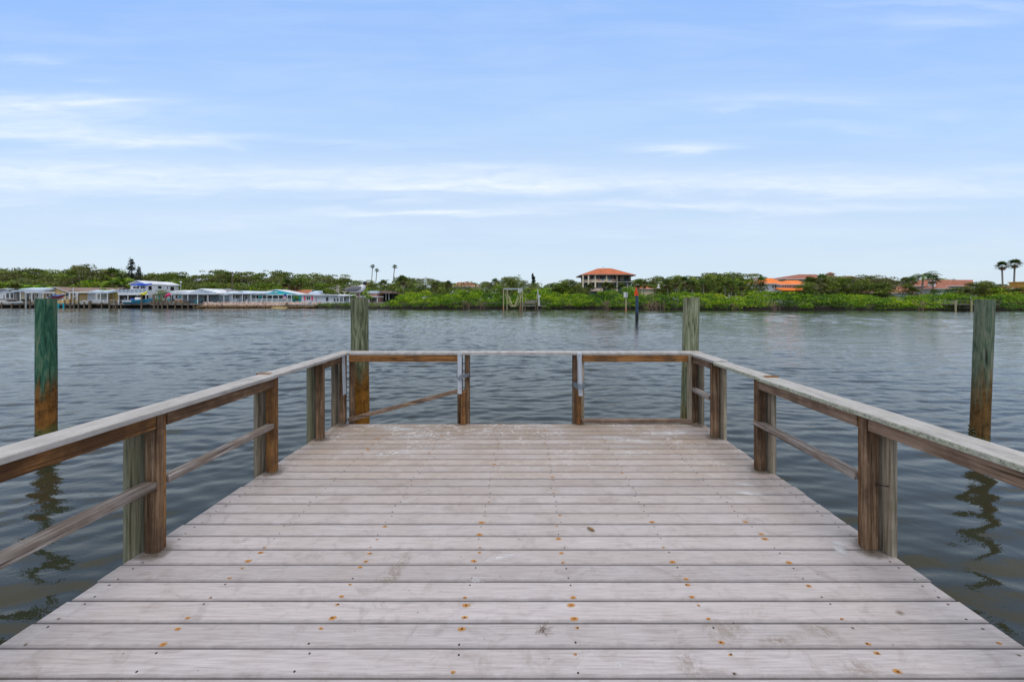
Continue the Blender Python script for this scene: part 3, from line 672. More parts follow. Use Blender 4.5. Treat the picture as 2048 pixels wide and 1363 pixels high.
# ---- gull on the piling
plain('feather_white', (.78, .78, .80), .7, 0, .08, 30); plain('feather_grey', (.20, .195, .22), .7, 0, .15, 40)
plain('feather_black', (.014, .013, .015), .6, 0, .1, 30); plain('bill_red', (.24, .045, .03), .4, 0, .1, 30); plain('leg_dark', (.09, .03, .025), .5)
def gull():
    gx = ax(716.3, 5.56); gz = az(595.5, 5.56) + .004
    g = thing('gull', (gx, 5.56, gz), 'black headed grey and white gull standing on a piling top facing right', 'bird')
    path = [(-.255, .108, .006, 2), (-.215, .112, .013, 2), (-.182, .115, .017, 2), (-.178, .115, .018, 0), (-.14, .115, .028, 0), (-.09, .113, .041, 0), (-.03, .114, .053, 0), (.02, .122, .057, 0),
            (.05, .136, .052, 0), (.072, .157, .041, 0), (.083, .178, .031, 0), (.0875, .190, .0275, 0), (.089, .193, .0275, 2), (.093, .207, .028, 2), (.100, .219, .025, 2), (.112, .222, .019, 2),
            (.120, .214, .012, 2), (.124, .209, .008, 2), (.126, .208, .0072, 3), (.145, .201, .006, 3), (.162, .194, .0035, 3), (.168, .189, .0012, 3)]
    mb = MB(); mb.local = True; n = 16
    P = [Vector((a, 0, b_)) for a, b_, _, _ in path]
    for i, (a, b_, r_, mi) in enumerate(path):
        t = (P[min(i + 1, len(P) - 1)] - P[max(i - 1, 0)]).normalized(); nn = Vector((-t.z, 0, t.x))
        wy = .86 if mi == 0 else (.9 if i > 6 else 1.5)
        for k_ in range(n):
            th = 2 * math.pi * k_ / n; p = P[i] + nn * math.sin(th) * r_ + Vector((0, math.cos(th) * r_ * wy, 0)); mb.v.append(tuple(p))
    for i in range(len(path) - 1):
        for k_ in range(n):
            k2 = (k_ + 1) % n; mb.f.append((i * n + k_, i * n + k2, (i + 1) * n + k2, (i + 1) * n + k_)); mb.m.append(path[i + 1][3] if path[i + 1][3] != 0 else path[i + 1][3])
    mb.f.append(tuple(range(n))[::-1]); mb.m.append(2)
    e = (len(path) - 1) * n; mb.f.append(tuple(e + k_ for k_ in range(n))); mb.m.append(3)
    mb.build('body', ['feather_white', 'feather_grey', 'feather_black', 'bill_red'], g, smooth=True)
    for sy in (-1, 1):
        wb = MB(); wb.local = True
        wp = [(.068, .146, .010, .030), (.05, .143, .026, .040), (.01, .137, .038, .047), (-.04, .130, .038, .044), (-.09, .125, .030, .034), (-.14, .120, .019, .022), (-.185, .118, .010, .014), (-.235, .118, .003, .006)]
        for (a, b_, r_, yo) in wp:
            for k_ in range(12):
                th = 2 * math.pi * k_ / 12
                wb.v.append((a - math.sin(th) * r_ * .25, sy * (yo * .98 + math.cos(th) * .009), b_ + math.sin(th) * r_))
        for i in range(len(wp) - 1):
            for k_ in range(12):
                k2 = (k_ + 1) % 12; wb.f.append((i * 12 + k_, i * 12 + k2, (i + 1) * 12 + k2, (i + 1) * 12 + k_)); wb.m.append(1 if i >= 5 else 0)
        wb.f.append(tuple(range(12))); wb.m.append(0)
        wb.build('wing', ['feather_grey', 'feather_grey'], g, smooth=True)
        lb = MB(); lb.local = True
        lb.tube([(.01, sy * .018, .075), (.002, sy * .018, .045), (.006, sy * .018, .002)], [.0055, .0038, .0035], 8)
        for k_ in (-.5, 0, .5): lb.tube([(.004, sy * .018, .003), (.004 + .035 * math.cos(k_), sy * .018 + .035 * math.sin(k_), .001)], [.0032, .002], 6)
        lb.build('leg', 'leg_dark', g)
        eb = MB(); eb.local = True; eb.tube([(.108, sy * .016, .2195), (.108, sy * .020, .220)], [.004, .0025], 8); eb.build('eye', 'feather_white', g)
gull()

# ---- debris on the deck
def spotY(y): return EYE * FPX / (y - HY)
plain('seed_brown', (.24, .15, .06), .6, 0, .3, 60); plain('twig_brown', (.16, .11, .06), .8, 0, .3, 60)
Yp = spotY(1060); pod = MB(); c_ = Vector((ax(1182, Yp), Yp, D + .010))
pod.tube([c_ + Vector((-.025, .018, 0)), c_ + Vector((-.012, .010, .002)), c_, c_ + Vector((.012, -.009, .001)), c_ + Vector((.022, -.018, 0))], [.003, .008, .0095, .009, .003], 10)
tag(pod.build('seed_pod', 'seed_brown', smooth=True), 'small brown seed pod lying on the deck planks right of centre', 'seed pod')
Yt = spotY(1262); tw = MB(); r = random.Random(3); c0 = Vector((ax(1082, Yt), Yt, D + .003))
for k_ in range(15):
    a = r.uniform(-.4, 1.3) if k_ > 4 else r.uniform(3, 5); l = r.uniform(.015, .055); s_ = c0 + Vector((r.uniform(-.012, .018), r.uniform(-.02, .02), 0))
    tw.tube([s_, s_ + Vector((l * .5 * math.cos(a), l * .5 * math.sin(a), r.uniform(.002, .01))), s_ + Vector((l * math.cos(a + .3), l * math.sin(a + .3), 0))], [.0011, .001, .0006], 4)
tag(tw.build('twig_tuft', 'twig_brown'), 'tangled tuft of dry brown twigs on the near deck planks', 'twigs')
# ------------------------------------------------------------------ vegetation
def leaf_mesh(name, cen, siz, mat, tint, up=.35, seed=0, extra=None, aspect=.62):
    """cen Nx3 leaf centres, siz N, tint N: one small bent-free rhomb per leaf cluster"""
    r = np.random.default_rng(seed); n = len(cen)
    nrm = r.normal(size=(n, 3)); nrm[:, 2] = np.abs(nrm[:, 2]) + up; nrm /= np.linalg.norm(nrm, axis=1)[:, None]
    t = np.cross(nrm, r.normal(size=(n, 3))); t /= np.linalg.norm(t, axis=1)[:, None]; b = np.cross(nrm, t)
    s = siz[:, None] * .5
    q = np.stack([cen - t * s, cen - b * s * aspect, cen + t * s * r.uniform(.7, 1.2, (n, 1)), cen + b * s * aspect], 1).reshape(-1, 3)
    v = q; f = np.arange(n * 4).reshape(-1, 4); mi = np.zeros(n, int); tt = tint
    me = bpy.data.meshes.new(name)
    me.vertices.add(len(v)); me.vertices.foreach_set('co', v.astype(np.float32).ravel())
    me.loops.add(f.size); me.loops.foreach_set('vertex_index', f.ravel()); me.polygons.add(n)
    me.polygons.foreach_set('loop_start', np.arange(0, f.size, 4)); me.polygons.foreach_set('loop_total', np.full(n, 4))
    a = me.attributes.new('tint', 'FLOAT', 'FACE'); a.data.foreach_set('value', np.clip(tt, 0, 1).astype(np.float32))
    me.update(); me.materials.append(MATS[mat]); return me
def blob_pts(r, c, rad, n, flat=.7):
    d = r.normal(size=(n, 3)); d /= np.linalg.norm(d, axis=1)[:, None]
    d[:, 2] = np.where(d[:, 2] < -.3, -d[:, 2] * .6, d[:, 2])
    k_ = rad * r.uniform(.55, 1.08, (n, 1)) ** .6
    return np.array(c) + d * k_ * np.array([1, 1, flat])
def clump(r, blobs, dens, size, flat=.7):
    C, S, T = [], [], []
    for (c, rad) in blobs:
        n = max(12, int(dens * rad * rad)); p = blob_pts(r, c, rad, n, flat)
        C.append(p); S.append(r.uniform(.6, 1.35, n) * size); T.append(np.clip(r.normal(r.uniform(.28, .72), .17, n), 0, 1))
    return np.concatenate(C), np.concatenate(S), np.concatenate(T)

def tree_proto(seed, h, w, trunk_h, mat, bark, nb=26, dens=34, size=.42, flat=.62, top='round', open_=0.0, cat_name='tree'):
    r = np.random.default_rng(seed); rr = random.Random(seed)
    root = thing(cat_name, (0, 0, 0), 'proto', 'tree')
    blobs = []
    for i in range(nb):
        th = r.uniform(0, 6.28); q = math.sqrt(r.uniform(0, 1)); zz = r.uniform(0, 1)
        if top == 'round': env = math.sqrt(max(0.02, 1 - (zz * .95) ** 2.2))
        elif top == 'umbrella': env = .55 + .45 * zz; zz = .45 + .55 * zz
        elif top == 'column': env = .6 * (1 - zz * .7)
        else: env = 1 - .85 * zz
        c = (math.cos(th) * q * env * w / 2, math.sin(th) * q * env * w / 2, trunk_h + zz * (h - trunk_h) * .93)
        blobs.append((c, r.uniform(.12, .25) * w * (1 - open_ * .45) * (.6 if top == 'column' else 1)))
    C, S, T = clump(r, blobs, dens, size, flat)
    T = np.clip(T, 0, 1)
    me = leaf_mesh('crown', C, S, mat, T, seed=seed)
    cr = bpy.data.objects.new('crown', me); COL.objects.link(cr); cr.parent = root
    mb = MB(); mb.local = True; tr = .022 * h
    mb.tube([(0, 0, -.4), (rr.uniform(-.2, .2), 0, trunk_h * .6), (rr.uniform(-.4, .4), rr.uniform(-.3, .3), trunk_h + (h - trunk_h) * .45)], [tr * 1.3, tr, tr * .5], 7)
    for (c, rd) in blobs[:10]:
        mb.tube([(0, 0, trunk_h * .7), (c[0] * .5, c[1] * .5, (trunk_h * .7 + c[2]) * .52), c], [tr * .5, tr * .32, tr * .12], 5)
    mb.build('trunk', bark, root)
    return root
def fan_palm(seed, h, cw, skirt=True, mat='leaf_palm', lean=0, nfr=26, thin=1.0, name='fan_palm'):
    """palmate palm: tapered trunk, ball of spiky fan leaves, brown skirt of dead ones"""
    r = random.Random(seed); root = thing(name, (0, 0, 0), 'proto', 'palm tree')
    mb = MB(); mb.local = True; tip = Vector((lean, 0, h - cw * .42))
    mb.tube([(0, 0, -.4), (lean * .25, 0, tip.z * .4), tip + Vector((0, 0, .1))], [.24 * thin, .17 * thin, .15 * thin], 8)
    mb.build('trunk', 'bark_grey', root)
    def fans(n, lo, hi, rad, seg, rs):
        V, F, T = [], [], []
        for i in range(n):
            th = rs.uniform(0, 6.28); el = rs.uniform(lo, hi); L0 = rad * rs.uniform(.35, .5)
            dr = Vector((math.cos(th) * math.cos(el), math.sin(th) * math.cos(el), math.sin(el)))
            hub = tip + dr * L0; side = dr.cross(Vector((0, 0, 1))).normalized(); upv = side.cross(dr).normalized(); t = rs.random()
            for j in range(seg):
                a = (j / (seg - 1) - .5) * 3.6; l = rad * rs.uniform(.48, .62) * (1 - .12 * abs(a))
                dd = (dr * math.cos(a) + side * math.sin(a)).normalized() + upv * rs.uniform(-.1, .25); e = hub + dd * l + Vector((0, 0, -l * .22))
                pn = dd.cross(upv).normalized() * l * .10; n0 = len(V)
                V.extend([hub, hub + dd * l * .5 + pn, e, hub + dd * l * .5 - pn]); F.append((n0, n0 + 1, n0 + 2, n0 + 3)); T.append(min(1, max(0, t + rs.uniform(-.15, .15))))
            n0 = len(V); w = Vector((0, 0, .02)); V.extend([tip, hub + w, hub - w]); F.append((n0, n0 + 1, n0 + 2)); T.append(.5)
        return V, F, T
    def mk(nm, V, F, T, mt):
        me = bpy.data.meshes.new(nm); me.from_pydata([tuple(v) for v in V], [], F); a = me.attributes.new('tint', 'FLOAT', 'FACE'); a.data.foreach_set('value', T)
        me.materials.append(MATS[mt]); o = bpy.data.objects.new(nm, me); COL.objects.link(o); o.parent = root
    mk('crown', *fans(nfr, -.35, 1.35, cw * .5, 9, r), mat)
    if skirt: mk('dead_fronds', *fans(nfr // 2, -1.35, -.55, cw * .36, 6, r), 'leaf_dead')
    return root
def feather_palm(seed, h, cw, lean=.3, nfr=13, droop=.9, name='coconut_palm', mat='leaf_palm', stems=1, leaflets=True):
    r = random.Random(seed); root = thing(name, (0, 0, 0), 'proto', 'palm tree'); mb = MB(); mb.local = True; V, F, T = [], [], []
    for s_ in range(stems):
        ox = 0 if stems == 1 else r.uniform(-.5, .5); oy = 0 if stems == 1 else r.uniform(-.4, .4); hh = h - cw * .3 if stems == 1 else (h - cw * .3) * r.uniform(.6, 1)
        tip = Vector((lean + ox * 2, oy * 2, hh)); mb.tube([(ox, oy, -.4), (lean * .2 + ox * 1.3, oy, hh * .45), tip], [.22, .15, .13], 7)
        for i in range(nfr):
            th = 6.28 * i / nfr + r.uniform(-.2, .2); el = r.uniform(.05, 1.15); Lh = cw * .55; pts = []; p = tip.copy(); e_ = el; t = r.random()
            for j in range(7):
                pts.append(p.copy()); p = p + Vector((math.cos(th) * math.cos(e_), math.sin(th) * math.cos(e_), math.sin(e_))) * Lh / 6; e_ -= droop * .32
            for j in range(6):
                a, b_ = pts[j], pts[j + 1]; d_ = (b_ - a).normalized(); sd = d_.cross(Vector((0, 0, 1))).normalized(); wl = cw * .115 * (1 - abs(j - 2.3) / 5)
                for k_ in range(3):
                    q = a + (b_ - a) * (k_ / 3)
                    for s2 in (-1, 1):
                        e = q + sd * wl * s2 + d_ * wl * .6 + Vector((0, 0, -wl * .55)); n0 = len(V); w = d_ * Lh * .028
                        V.extend([q - w, q + w, e]); F.append((n0, n0 + 1, n0 + 2)); T.append(min(1, max(0, t + r.uniform(-.2, .2))))
    mb.build('trunk', 'bark_grey', root)
    me = bpy.data.meshes.new('crown'); me.from_pydata([tuple(v) for v in V], [], F); a = me.attributes.new('tint', 'FLOAT', 'FACE'); a.data.foreach_set('value', T)
    me.materials.append(MATS[mat]); o = bpy.data.objects.new('crown', me); COL.objects.link(o); o.parent = root
    return root
def pine(seed, h, w, name='norfolk_pine', tiers=11, dens=90, mat='leaf_pine', gap=.62):
    r = np.random.default_rng(seed); root = thing(name, (0, 0, 0), 'proto', 'tree'); mb = MB(); mb.local = True
    mb.tube([(0, 0, -.4), (0, 0, h * .97)], [.25, .04], 7); C = []
    for i in range(tiers):
        z = h * (.14 + .84 * i / (tiers - 1)) + r.normal(0, h * .012); rad = w / 2 * (1 - (i / (tiers - 1)) ** 1.4 * .8) * (.85 + .3 * r.random())
        for j in range(7):
            th = 6.28 * (j / 7) + r.uniform(-.3, .3); l = rad * r.uniform(.7, 1.05); n = int(dens * l / 6) + 6
            u = r.uniform(.15, 1, n); p = np.stack([np.cos(th) * u * l, np.sin(th) * u * l, z + u * l * .25 + r.normal(0, h / tiers * .30, n)], 1); p[:, :2] += r.normal(0, .12, (n, 2)); C.append(p)
            mb.tube([(0, 0, z - .1), (math.cos(th) * l, math.sin(th) * l, z + l * .1)], [.05, .02], 4)
    mb.build('trunk', 'bark_brown', root); C = np.concatenate(C)
    me = leaf_mesh('crown', C, r.uniform(.25, .5, len(C)), mat, r.random(len(C)), seed=seed); o = bpy.data.objects.new('crown', me); COL.objects.link(o); o.parent = root
    return root
def bare_tree(seed, h, w):
    r = random.Random(seed); root = thing('bare_tree', (0, 0, 0), 'proto', 'tree'); mt = MB(); mt.local = True; mc = MB(); mc.local = True
    mt.tube([(0, 0, -.4), (.1, 0, h * .3)], [.25, .18], 7)
    def grow(p, d, l, rad, lev):
        q = p + d * l; mc.tube([p, (p + q) / 2 + Vector((r.uniform(-.06, .06) * l, 0, 0)), q], [rad, rad * .8, rad * .6], 5 if lev < 2 else 4, caps=False)
        if lev < 5:
            for _ in range(3 if lev < 4 else 2):
                nd = (d + Vector((r.uniform(-1, 1), r.uniform(-1, 1), r.uniform(-.35, .6))) * .75).normalized(); grow(q, nd, l * r.uniform(.62, .85), rad * .58, lev + 1)
    for i in range(4):
        a = 6.28 * i / 4 + .4; grow(Vector((.1, 0, h * .28)), Vector((math.cos(a) * .8, math.sin(a) * .8, .75)).normalized(), h * .24, .13, 1)
    mt.build('trunk', 'bark_pale', root); mc.build('branches', 'bark_pale', root, fix=False); return root

PROTOS = {}
def hide_proto(o, key): PROTOS[key] = o
placed = {}
def place(key, x, ytop, Y, label=None, group=None, cat=None, wk=1.0, hgt=None):
    """stand a copy of a prototype so that its top is at photo height ytop"""
    src, h0 = PROTOS[key]; X = ax(x, Y); gz = ground_z(X, Y) - .1; h = az(ytop, Y) - gz; s_ = h / h0
    sc_ = (s_ * wk, s_ * wk, s_); rz = random.uniform(0, 6.28)
    if key in placed: o = copy_thing(src, (X, Y, gz), rz, sc_, label, group)
    else:
        o = src; placed[key] = 1; o.location = (X, Y, gz); o.rotation_euler = (0, 0, rz); o.scale = sc_
    if group: o['group'] = group
    elif 'group' in o: del o['group']
    if label: o['label'] = label
    if cat: o['category'] = cat
    return o
P_ = PROTOS
P_['oak1'] = (tree_proto(11, 10, 9, 2.5, 'leaf_oak', 'bark_brown', 34, 46, .44), 10)
P_['oak2'] = (tree_proto(12, 10, 10, 3.5, 'leaf_oak', 'bark_grey', 26, 34, .42, .5, 'umbrella', .5), 10)
P_['oak3'] = (tree_proto(13, 10, 8, 2, 'leaf_oak', 'bark_brown', 32, 46, .42, .8), 10)
P_['olive1'] = (tree_proto(14, 10, 9, 2.5, 'leaf_olive', 'bark_pale', 34, 42, .36, .6, 'round', .3), 10)
P_['open1'] = (tree_proto(15, 10, 9, 4, 'leaf_oak', 'bark_pale', 18, 44, .36, .55, 'umbrella', 1.1), 10)
P_['bright1'] = (tree_proto(16, 6, 6, 1, 'leaf_bright', 'bark_brown', 20, 44, .34, .7), 6)
P_['bright2'] = (tree_proto(17, 6, 5, 1.5, 'leaf_mangrove', 'bark_brown', 20, 44, .34, .8), 6)
P_['fan1'] = (fan_palm(21, 8, 4.2, True, lean=.3), 8); P_['fan2'] = (fan_palm(22, 8, 4.4, True, lean=-.5, nfr=30), 8); P_['fan3'] = (fan_palm(23, 6, 4.2, False, nfr=30), 6)
P_['tall1'] = (fan_palm(24, 24, 3.4, True, thin=1.1, lean=-1.2), 24); P_['tall2'] = (fan_palm(25, 14, 4.4, True, thin=1.3, nfr=36, lean=.3), 14)
P_['coco'] = (feather_palm(26, 9, 5.5), 9); P_['areca'] = (feather_palm(27, 5, 4.2, 0, 12, .8, 'clumping_palm', 'leaf_bright', 4), 5)
P_['norfolk'] = (pine(28, 12, 4.6), 12); P_['cypress'] = (pine(29, 9, 1.9, 'cypress_tree', 16, 70), 9); P_['bare'] = (bare_tree(30, 7, 8), 7)

# skyline of the far wood: photo x -> photo y
SKY = [(-120, 545), (0, 543), (30, 537), (60, 537), (100, 546), (130, 545), (165, 533), (190, 537), (205, 545), (225, 538), (250, 548), (300, 550), (330, 546), (345, 545), (370, 550), (400, 551), (430, 543), (450, 542), (480, 545), (500, 550), (545, 545), (570, 543), (600, 548), (640, 548), (680, 551), (700, 561), (740, 562), (765, 572), (785, 562), (810, 552), (840, 557), (880, 560), (900, 567), (930, 566), (960, 564), (985, 562), (1010, 556), (1030, 554), (1050, 562), (1080, 566), (1100, 570), (1130, 566), (1160, 566), (1200, 566), (1270, 556), (1300, 556), (1330, 553), (1360, 552), (1400, 549), (1430, 546), (1460, 544), (1490, 547), (1510, 553), (1530, 556), (1560, 558), (1590, 556), (1620, 553), (1660, 552), (1700, 554), (1720, 556), (1760, 557), (1790, 561), (1815, 558), (1850, 557), (1900, 560), (1940, 571), (1960, 568), (2000, 571), (2048, 572), (2200, 566)]
def skyl(x): return float(np.interp(x, [p[0] for p in SKY], [p[1] for p in SKY]))
rr = random.Random(77); x = -110; i = 0
GL = 'trees in the dense wood behind the left bank cottages'; GR = 'trees in the low wood behind the mangroves'
def wood_label(x, kind):
    side = 'behind the left bank cottages' if x < 700 else 'behind the right bank mangroves'
    return {'oak1': 'broad round dark green tree in the dense wood ', 'oak2': 'spreading flat topped green tree in the dense wood ', 'oak3': 'narrow bushy dark green tree in the dense wood ',
            'olive1': 'greyish olive loose leaved tree in the dense wood ', 'open1': 'open crowned tree with sky showing through in the wood ', 'bright1': 'bright yellow green bushy tree in the wood ', 'bright2': 'fresh green bushy tree in the wood '}[kind] + side
GK = lambda x, k: ('%s in the wood %s' % ({'oak1': 'round trees', 'oak2': 'flat topped trees', 'oak3': 'narrow trees', 'olive1': 'olive trees', 'open1': 'open crowned trees', 'bright1': 'bright bushy trees', 'bright2': 'fresh green trees'}[k], 'left' if x < 700 else 'right'))
while x < 2160:
    kind = rr.choice(['oak1', 'oak1', 'oak2', 'oak3', 'olive1', 'oak2'] if x < 700 else ['oak1', 'oak3', 'oak3', 'olive1', 'oak2'])
    Y = rr.uniform(138, 152) if x < 760 else rr.uniform(165, 185)
    place(kind, x, skyl(x) + rr.uniform(-1.5, 3), Y, wood_label(x, kind), GK(x, kind), wk=1.05); x += rr.uniform(15, 22)
x = -100
while x < 790:      # second and third row on the left bank, in front of the skyline trees
    kind = rr.choice(['oak1', 'oak3', 'olive1', 'olive1', 'bright2', 'oak2'])
    place(kind, x, skyl(x) + rr.uniform(5, 13), rr.uniform(128, 136), wood_label(x, kind), GK(x, kind)); x += rr.uniform(17, 26)
x = -100
while x < 800:
    kind = rr.choice(['oak3', 'olive1', 'bright1', 'bright2', 'bright2'])
    place(kind, x, skyl(x) + rr.uniform(16, 28), rr.uniform(120, 126), wood_label(x, kind), GK(x, kind), wk=1.1); x += rr.uniform(20, 32)
for a, b_, Y0_, Y1_, dy in [(700, 1160, 118, 150, 6), (1270, 1512, 112, 150, 7), (1590, 1700, 108, 112, 14), (1712, 1775, 110, 150, 8), (1935, 2110, 112, 150, 4)]:
    x = a
    while x < b_:
        kind = rr.choice(['oak1', 'oak3', 'oak3', 'olive1', 'bright2'])
        place(kind, x, skyl(x) + rr.uniform(dy - 4, dy + 9), rr.uniform(Y0_, Y1_), wood_label(x, kind), GK(x, kind), wk=1.1); x += rr.uniform(14, 24)
for x in (28, 62, 95, 118, 350, 372, 430, 447, 474, 555, 575, 1018, 1030, 790, 805): place('open1', x, skyl(x) - rr.uniform(0, 4), rr.uniform(132, 142), wood_label(x, 'open1'), GK(x, 'open1'))
# trees that stand out
place('norfolk', 263, 518, 134, 'tallest dark tiered conifer rising above the wood left of the two storey house')
place('norfolk', 278, 533, 134, 'shorter dark conifer just right of the tallest one', wk=.9)
place('cypress', 1065.5, 548, 130, 'slim dark pointed conifer above the mangroves behind the boat lift', cat='tree'); place('cypress', 1068.5, 554, 131, 'lower twin of the slim pointed conifer behind the boat lift', cat='tree')
place('olive1', 168, 531, 126, 'tall greyish feathery tree above the yellow cottage roof')
place('bare', 690, 561, 112, 'leafless grey brown tree behind the low white cottages', wk=1.3)
place('tall1', 741.5, 528, 205, 'tallest thin fan palm of the left pair above the gull', wk=1.35); place('tall1', 749.5, 537, 200, 'slightly shorter thin fan palm of the left pair above the gull', wk=1.5)
place('tall1', 783.5, 529, 190, 'single tall thin fan palm standing apart right of the gull', wk=1.5)
place('tall2', 2006, 521.5, 118, 'left one of the two tall bushy headed palms at the far right'); place('tall2', 2027, 517, 118, 'right and taller one of the two tall bushy headed palms')
place('coco', 1844, 539, 108, 'coconut palm with drooping dark fronds before the long white house', wk=1.4)
GS = 'small fan palms among the trees'
for k_, (x, yt, Y, key, lb) in enumerate([(225, 534, 131, 'fan1', 'fan palm poking above the wood left of the tall conifer'), (808, 549, 125, 'fan2', 'cabbage palm topping the brownish trees right of the tall palms'), (990, 555, 140, 'fan1', 'small fan palm on the skyline left of the boat lift'),
        (868, 563, 118, 'fan2', 'cabbage palm right of the far pinkish roof trees'), (895, 560, 122, 'fan1', 'fan palm left of the pink tiled roof'), (767, 558, 140, 'fan2', 'small palm between the tall thin palms'),
        (30, 566, 112, 'fan3', 'green palm beside the leftmost small cottage'), (44, 570, 112, 'fan3', 'palm leaning over the pale flat roofed cottage'), (232, 563, 116, 'fan2', 'shaggy palm with brown skirt left of the two storey house'),
        (567, 556, 118, 'fan1', 'left cabbage palm of the group behind the turquoise cottage'), (580, 558, 119, 'fan2', 'middle cabbage palm of the group behind the turquoise cottage'), (597, 556, 120, 'fan1', 'right cabbage palm of the group behind the turquoise cottage'), (588, 562, 117, 'fan2', 'lowest cabbage palm of the group behind the turquoise cottage'),
        (1212, 563, 112, 'fan3', 'bushy palm before the left half of the orange roofed mansion'), (1224, 567, 110, 'fan3', 'darker palm before the right half of the orange roofed mansion'), (1244, 565, 108, 'fan3', 'palm by the right corner of the mansion'), (1180, 567, 108, 'fan3', 'palm below the left balcony of the mansion'),
        (1275, 557, 118, 'fan2', 'cabbage palm just right of the mansion'), (1287, 560, 112, 'fan1', 'second cabbage palm right of the mansion'), (1337, 558, 112, 'fan2', 'shaggy palm left of the right dock piling'), (1350, 556, 112, 'fan1', 'leaning palm with pale trunk left of the right piling'),
        (1369, 552, 110, 'fan2', 'tall cabbage palm directly behind the right piling top'), (1387, 561, 106, 'fan2', 'cabbage palm with brown dead fronds right of the piling'), (1408, 559, 110, 'fan1', 'palm on the wooded rise right of the piling'), (1450, 561, 108, 'fan3', 'bright palm on the wooded rise between piling and orange roofs'),
        (1462, 566, 106, 'fan1', 'low palm in the middle of the wooded rise'), (1485, 563, 106, 'fan2', 'palm left of the bright orange roofed house'), (1498, 575, 100, 'fan3', 'small yellowish palm low before the wooded rise'), (1525, 551, 102, 'fan1', 'tall palm with straight trunk before the orange roofed house'),
        (1620, 551, 104, 'fan3', 'round headed palm before the long brown tiled roof'), (1646, 546, 104, 'fan1', 'palm with bare pale trunk before the tan mansion'), (1684, 553, 112, 'fan3', 'palm close against the tan mansion'), (1806, 553, 118, 'fan2', 'dark bushy palm left of the coconut palm'),
        (1822, 552, 116, 'fan1', 'palm standing between the dark bushy palm and the coconut palm'), (1868, 546, 112, 'fan2', 'round shaggy palm right of the coconut palm'), (1824, 573, 100, 'fan3', 'wide low palm before the white wall of the long house'), (1868, 577, 98, 'fan3', 'low shaggy palm below the long red roof'), (1936, 577, 98, 'fan3', 'low palm at the right end of the long red roof')]):
    place(key, x, yt, Y, lb, GS)
for (x, yt, Y, lb) in [(60, 566, 113, 'bright green clumping palm behind the pale flat roof'), (80, 568, 113, 'bright clumping palm left of the yellow cottage gable'), (232, 549, 122, 'bright tall clumping palm left of the two storey house'), (594, 591, 107.2, 'low clumping palm beside the turquoise cottage'),
                       (738, 588, 101, 'small palm right of the gull piling'), (728, 574, 104, 'young palm standing behind the gull piling'), (705, 586, 104, 'yellow green palm left of the gull piling'), (1255, 571, 104, 'small bright palm at the mansion garden edge'), (1500, 577, 99, 'yellowish feathery palm in the mangroves')]:
    place('areca', x, yt, Y, lb, 'clumping palms', wk=.9)
place('bright2', 218, 571, 110.5, 'fresh green tree between yellow cottage and two storey house', wk=1.0); place('bright1', 323, 581, 107.5, 'small shrub on the roof edge of the turquoise shuttered cottage')
place('oak3', 1128, 562, 118, 'dense dark tree clump left of the mansion'); place('oak1', 1110, 566, 116, 'dense dark rounded tree left of the mansion', wk=1.4); place('oak1', 1145, 560, 120, 'dark rounded tree touching the mansion left side', wk=1.3)
for (x, yt, Y, k_, w_, lb) in [(1512, 563, 104, 'oak3', 1.3, 'bushy dark tree hiding the left end of the orange roofed house'), (1541, 577, 100, 'bright2', 1.3, 'low fresh green bush before the orange roofed house'), (1614, 566, 103, 'oak3', 1.2, 'dark bushy tree at the right end of the vivid orange roofs'),
        (1632, 562, 104, 'olive1', 1.3, 'greyish tree below the long brown tiled roof'), (1655, 560, 104, 'oak3', 1.2, 'dark tree left of the arched loggia'), (1722, 560, 104, 'oak3', 1.3, 'dark tree right of the arched loggia'), (1757, 566, 102, 'oak1', 1.3, 'rounded dark tree by the pointed garden roof'), (1775, 568, 101, 'olive1', 1.2, 'greyish tree left of the low reddish roof'),
        (1818, 568, 101, 'oak3', 1.0, 'dark bush between the reddish roof and the long white house'), (1900, 576, 100, 'oak1', 1.6, 'low rounded tree before the long white house'), (1925, 574, 100, 'oak3', 1.5, 'low dark tree before the right part of the long white house'), (1957, 565, 106, 'oak1', 1.4, 'dark rounded tree right of the long white house'), (1980, 563, 108, 'oak3', 1.5, 'dark tree left of the two tall palms'), (2003, 568, 104, 'bright2', 1.4, 'green bushy tree at the foot of the two tall palms'), (2030, 576, 100, 'oak1', 1.6, 'low tree before the mustard yellow house'),
        (1160, 570, 104, 'oak3', 1.2, 'dark bush at the left foot of the mansion'), (1255, 573, 103, 'bright2', 1.2, 'green bush at the right foot of the mansion'), (1300, 570, 124, 'oak3', 1.4, 'dark tree behind the low orange roof'), (930, 573, 108, 'bright2', 1.6, 'green tree before the pink tiled roof')]:
    place(k_, x, yt, Y, lb, None, wk=w_)
place('olive1', 1738, 552, 112, 'wide greyish tree right of the tan mansion', wk=1.6); place('olive1', 1770, 556, 114, 'second wide greyish tree right of the tan mansion', wk=1.5); place('oak2', 1690, 551, 108, 'spreading dark tree in front of the tan mansion', wk=1.2); place('oak2', 1665, 553, 106, 'spreading tree hiding the middle of the tan mansion', wk=1.1)

